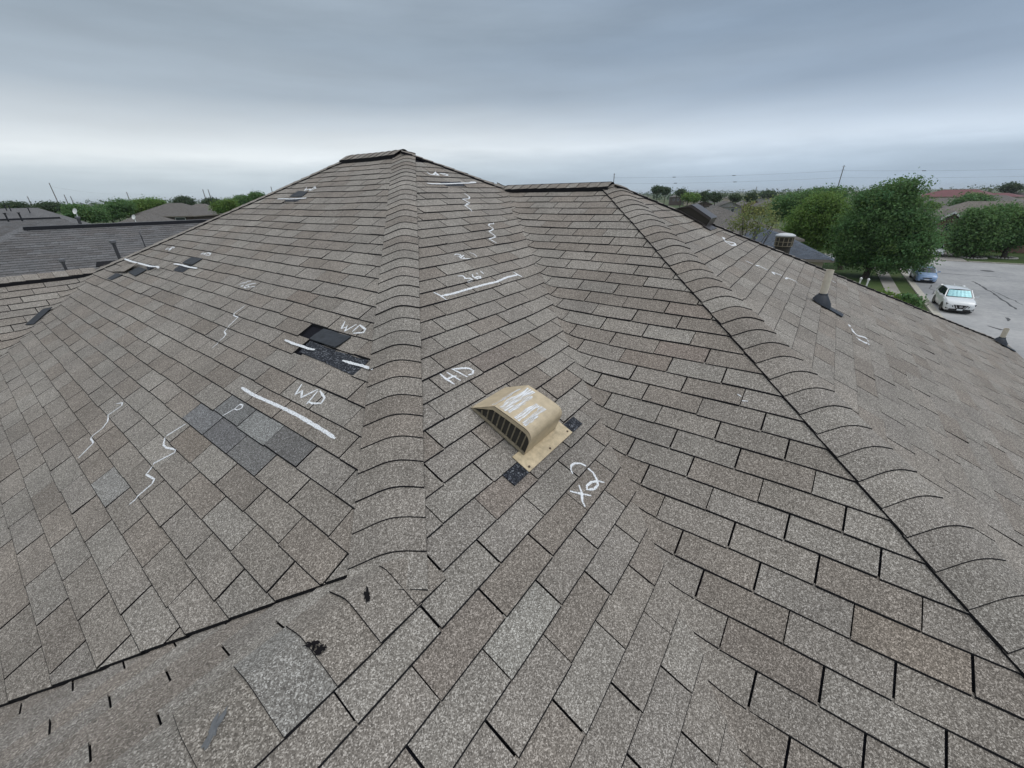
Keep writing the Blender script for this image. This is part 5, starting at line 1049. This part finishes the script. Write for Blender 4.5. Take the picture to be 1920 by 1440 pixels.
        m = MB(); m.tube([(a + .045, 0, hz * .57), (a + .075, 0, hz * .57)], [.085, .085], 18); o = m.build('emblem', CHROME, g); m = MB(); m.tube([(a + .07, 0, hz * .57), (a + .08, 0, hz * .57)], [.06, .06], 16); m.build('emblem_face', BLK, g); m = MB(); m.box(a + .075, a + .09, -.105, .105, hz * .57 - .018, hz * .57 + .018); m.build('emblem_bar', CHROME, g)
        front('lower_intake', [(a - .02, .66 * w_, clr + .17), (a - .02, -.66 * w_, clr + .17), (a - .05, -.72 * w_, clr - .04), (a - .05, .72 * w_, clr - .04)], BLK, .04)
        front('fog_lamp', [(a - .16, .90 * w_, hz * .44), (a - .07, .72 * w_, hz * .42), (a - .07, .74 * w_, hz * .34), (a - .16, .88 * w_, hz * .36)], BLK, .045, both=True)
        front('number_plate', [(a, .17, hz * .40), (a, -.17, hz * .40), (a, -.17, hz * .29), (a, .17, hz * .29)], PLATE, .055)
        m = MB(); m.raw([(rw0 + .35, -.02, H + .01), (rw0 + .35, .02, H + .01), (rw0 + .05, 0, H), (rw0 + .1, 0, H + .13)], [(0, 1, 3), (1, 2, 3), (2, 0, 3)]); m.build('fin_aerial', paint, t)
    else:
        front('headlight', [(a - .42, .96 * w_, hz * .84), (a - .10, .66 * w_, hz * .70), (a - .08, .62 * w_, hz * .62), (a - .36, .95 * w_, hz * .70)], LAMP, .05, both=True)
        g = front('grille', [(a - .01, .46 * w_, hz * .62), (a - .01, -.46 * w_, hz * .62), (a - .01, -.40 * w_, hz * .52), (a - .01, .40 * w_, hz * .52)], BLK, .03); front('emblem', [(a + .03, .08, hz * .66), (a + .03, -.08, hz * .66), (a + .03, -.07, hz * .60), (a + .03, .07, hz * .60)], CHROME, .012, par=g)
        front('lower_intake', [(a - .03, .62 * w_, hz * .40), (a - .03, -.62 * w_, hz * .40), (a - .05, -.52 * w_, clr + .06), (a - .05, .52 * w_, clr + .06)], BLK, .035)
        front('fog_lamp', [(a - .20, .90 * w_, hz * .44), (a - .10, .72 * w_, hz * .42), (a - .10, .74 * w_, hz * .34), (a - .20, .88 * w_, hz * .36)], BLK, .045, both=True)
        front('number_plate', [(a, .20, hz * .48), (a, -.20, hz * .48), (a, -.20, hz * .36), (a, .20, hz * .36)], PLATE, .05)
    m = MB(); m.box(-a + .3, a - .3, -w_ * .8, w_ * .8, clr - .06, clr + .04); m.build('underbody', BLK, t)
    return t
WHITEP = plain('white_car_paint', (.72, .73, .73), .25, coat=.6); BLUEP = plain('light_blue_car_paint', (.27, .39, .60), .25, coat=.6)
def park(px, py, Ln, hd):
    P = at_z(px, py, GZ); return (P[0] - math.cos(hd) * Ln / 2, P[1] - math.sin(hd) * Ln / 2, GZ)
car('white crossover parked nearest on the street with a cyan windscreen sunshade', park(1795, 589, 4.85, math.pi + .03), math.pi + .03, WHITEP, 4.85, 1.92, 1.70, 1.08, 1.12, True, True)
car('light blue saloon parked at the kerb behind the white crossover', park(1735, 531, 4.5, math.pi + .03), math.pi + .03, BLUEP, 4.5, 1.78, 1.45, .92, .98, False, False)
car('white car on the driveway across the street, half hidden by the tree crown', park(1754, 482, 4.7, math.pi + .05)[:2] + (GZ + .04,), math.pi + .05, WHITEP, 4.7, 1.88, 1.70, 1.05, 1.1, True, False)
# stone rings round the two trees across the street
STW = plain('ring_stone', (.45, .43, .39), .9, var=.2, scale=6)
for (px, py), tx in (((1824, 484), 'left white stone ring round a tree across the street'), ((1881, 484), 'right white stone ring round a tree across the street')):
    P = gp(px, py); t = thing('stone_ring', tx, 'edging', (P[0], P[1], GZ + .03), 0, 'stone tree rings'); m = MB(); m.lathe([(1.15, .0), (1.1, .05), (.001, .09)], 20); m.build('mulch', plain('mulch', (.035, .024, .018), .95), t)
    for k in range(22):
        a = 2 * math.pi * k / 22; m = MB(); x, y = 1.3 * math.cos(a), 1.3 * math.sin(a); s_ = random.uniform(.13, .19)
        m.lathe([(s_, 0), (s_ * 1.05, .07), (s_ * .8, .15), (.001, .17)], 7, 0, (x, y, 0)); m.build('stone', STW, t)
# things on the lawn below the eave
for px, py, tx in ((1613, 527, 'left white garden stake showing over the right hip'), (1627, 529, 'right white garden stake showing over the right hip')):
    P = at_d(px, py, 34); t = thing('garden_stake', tx, 'stake', (P[0], P[1], GZ)); h = P[2] + .25 - GZ; m = MB(); m.tube([(0, 0, -.1), (0, 0, h - .12)], [.05, .045], 8); m.build('post', WHITE, t); m = MB(); m.lathe([(.07, h - .14), (.07, h - .06), (.001, h)], 8); m.build('cap', WHITE, t)
tree('scruffy shrub with dry stems at the lawn edge below the roof', None, [(1668, 556, 12, 6), (1692, 562, 14, 7), (1650, 551, 10, 5)], 39, LEAF_MD, 60, 12, .10, 91, .03, clump=.22, limbs=8, cat='shrub', nm='shrub', shell=.1)
tree('small green shrub beside the sidewalk', None, [(1718, 566, 10, 6), (1700, 556, 7, 4)], 38, LEAF_DK, 40, 12, .10, 92, .03, clump=.2, limbs=4, cat='shrub', nm='shrub', shell=.1)
# ------------------------------------------------------------------ the hazy air
hm = bpy.data.materials.new('air'); hm.use_nodes = True; n = hm.node_tree; n.nodes.clear()
ho = n.nodes.new('ShaderNodeOutputMaterial'); hv = n.nodes.new('ShaderNodeVolumePrincipled'); hv.inputs['Color'].default_value = (.86, .90, .94, 1); hv.inputs['Density'].default_value = .00013
n.links.new(hv.outputs[0], ho.inputs['Volume'])
m = MB(); m.box(-4700, 4700, -4700, 4700, GZ - 1.2, 17.0); m.build('haze', hm, None, kind='stuff')
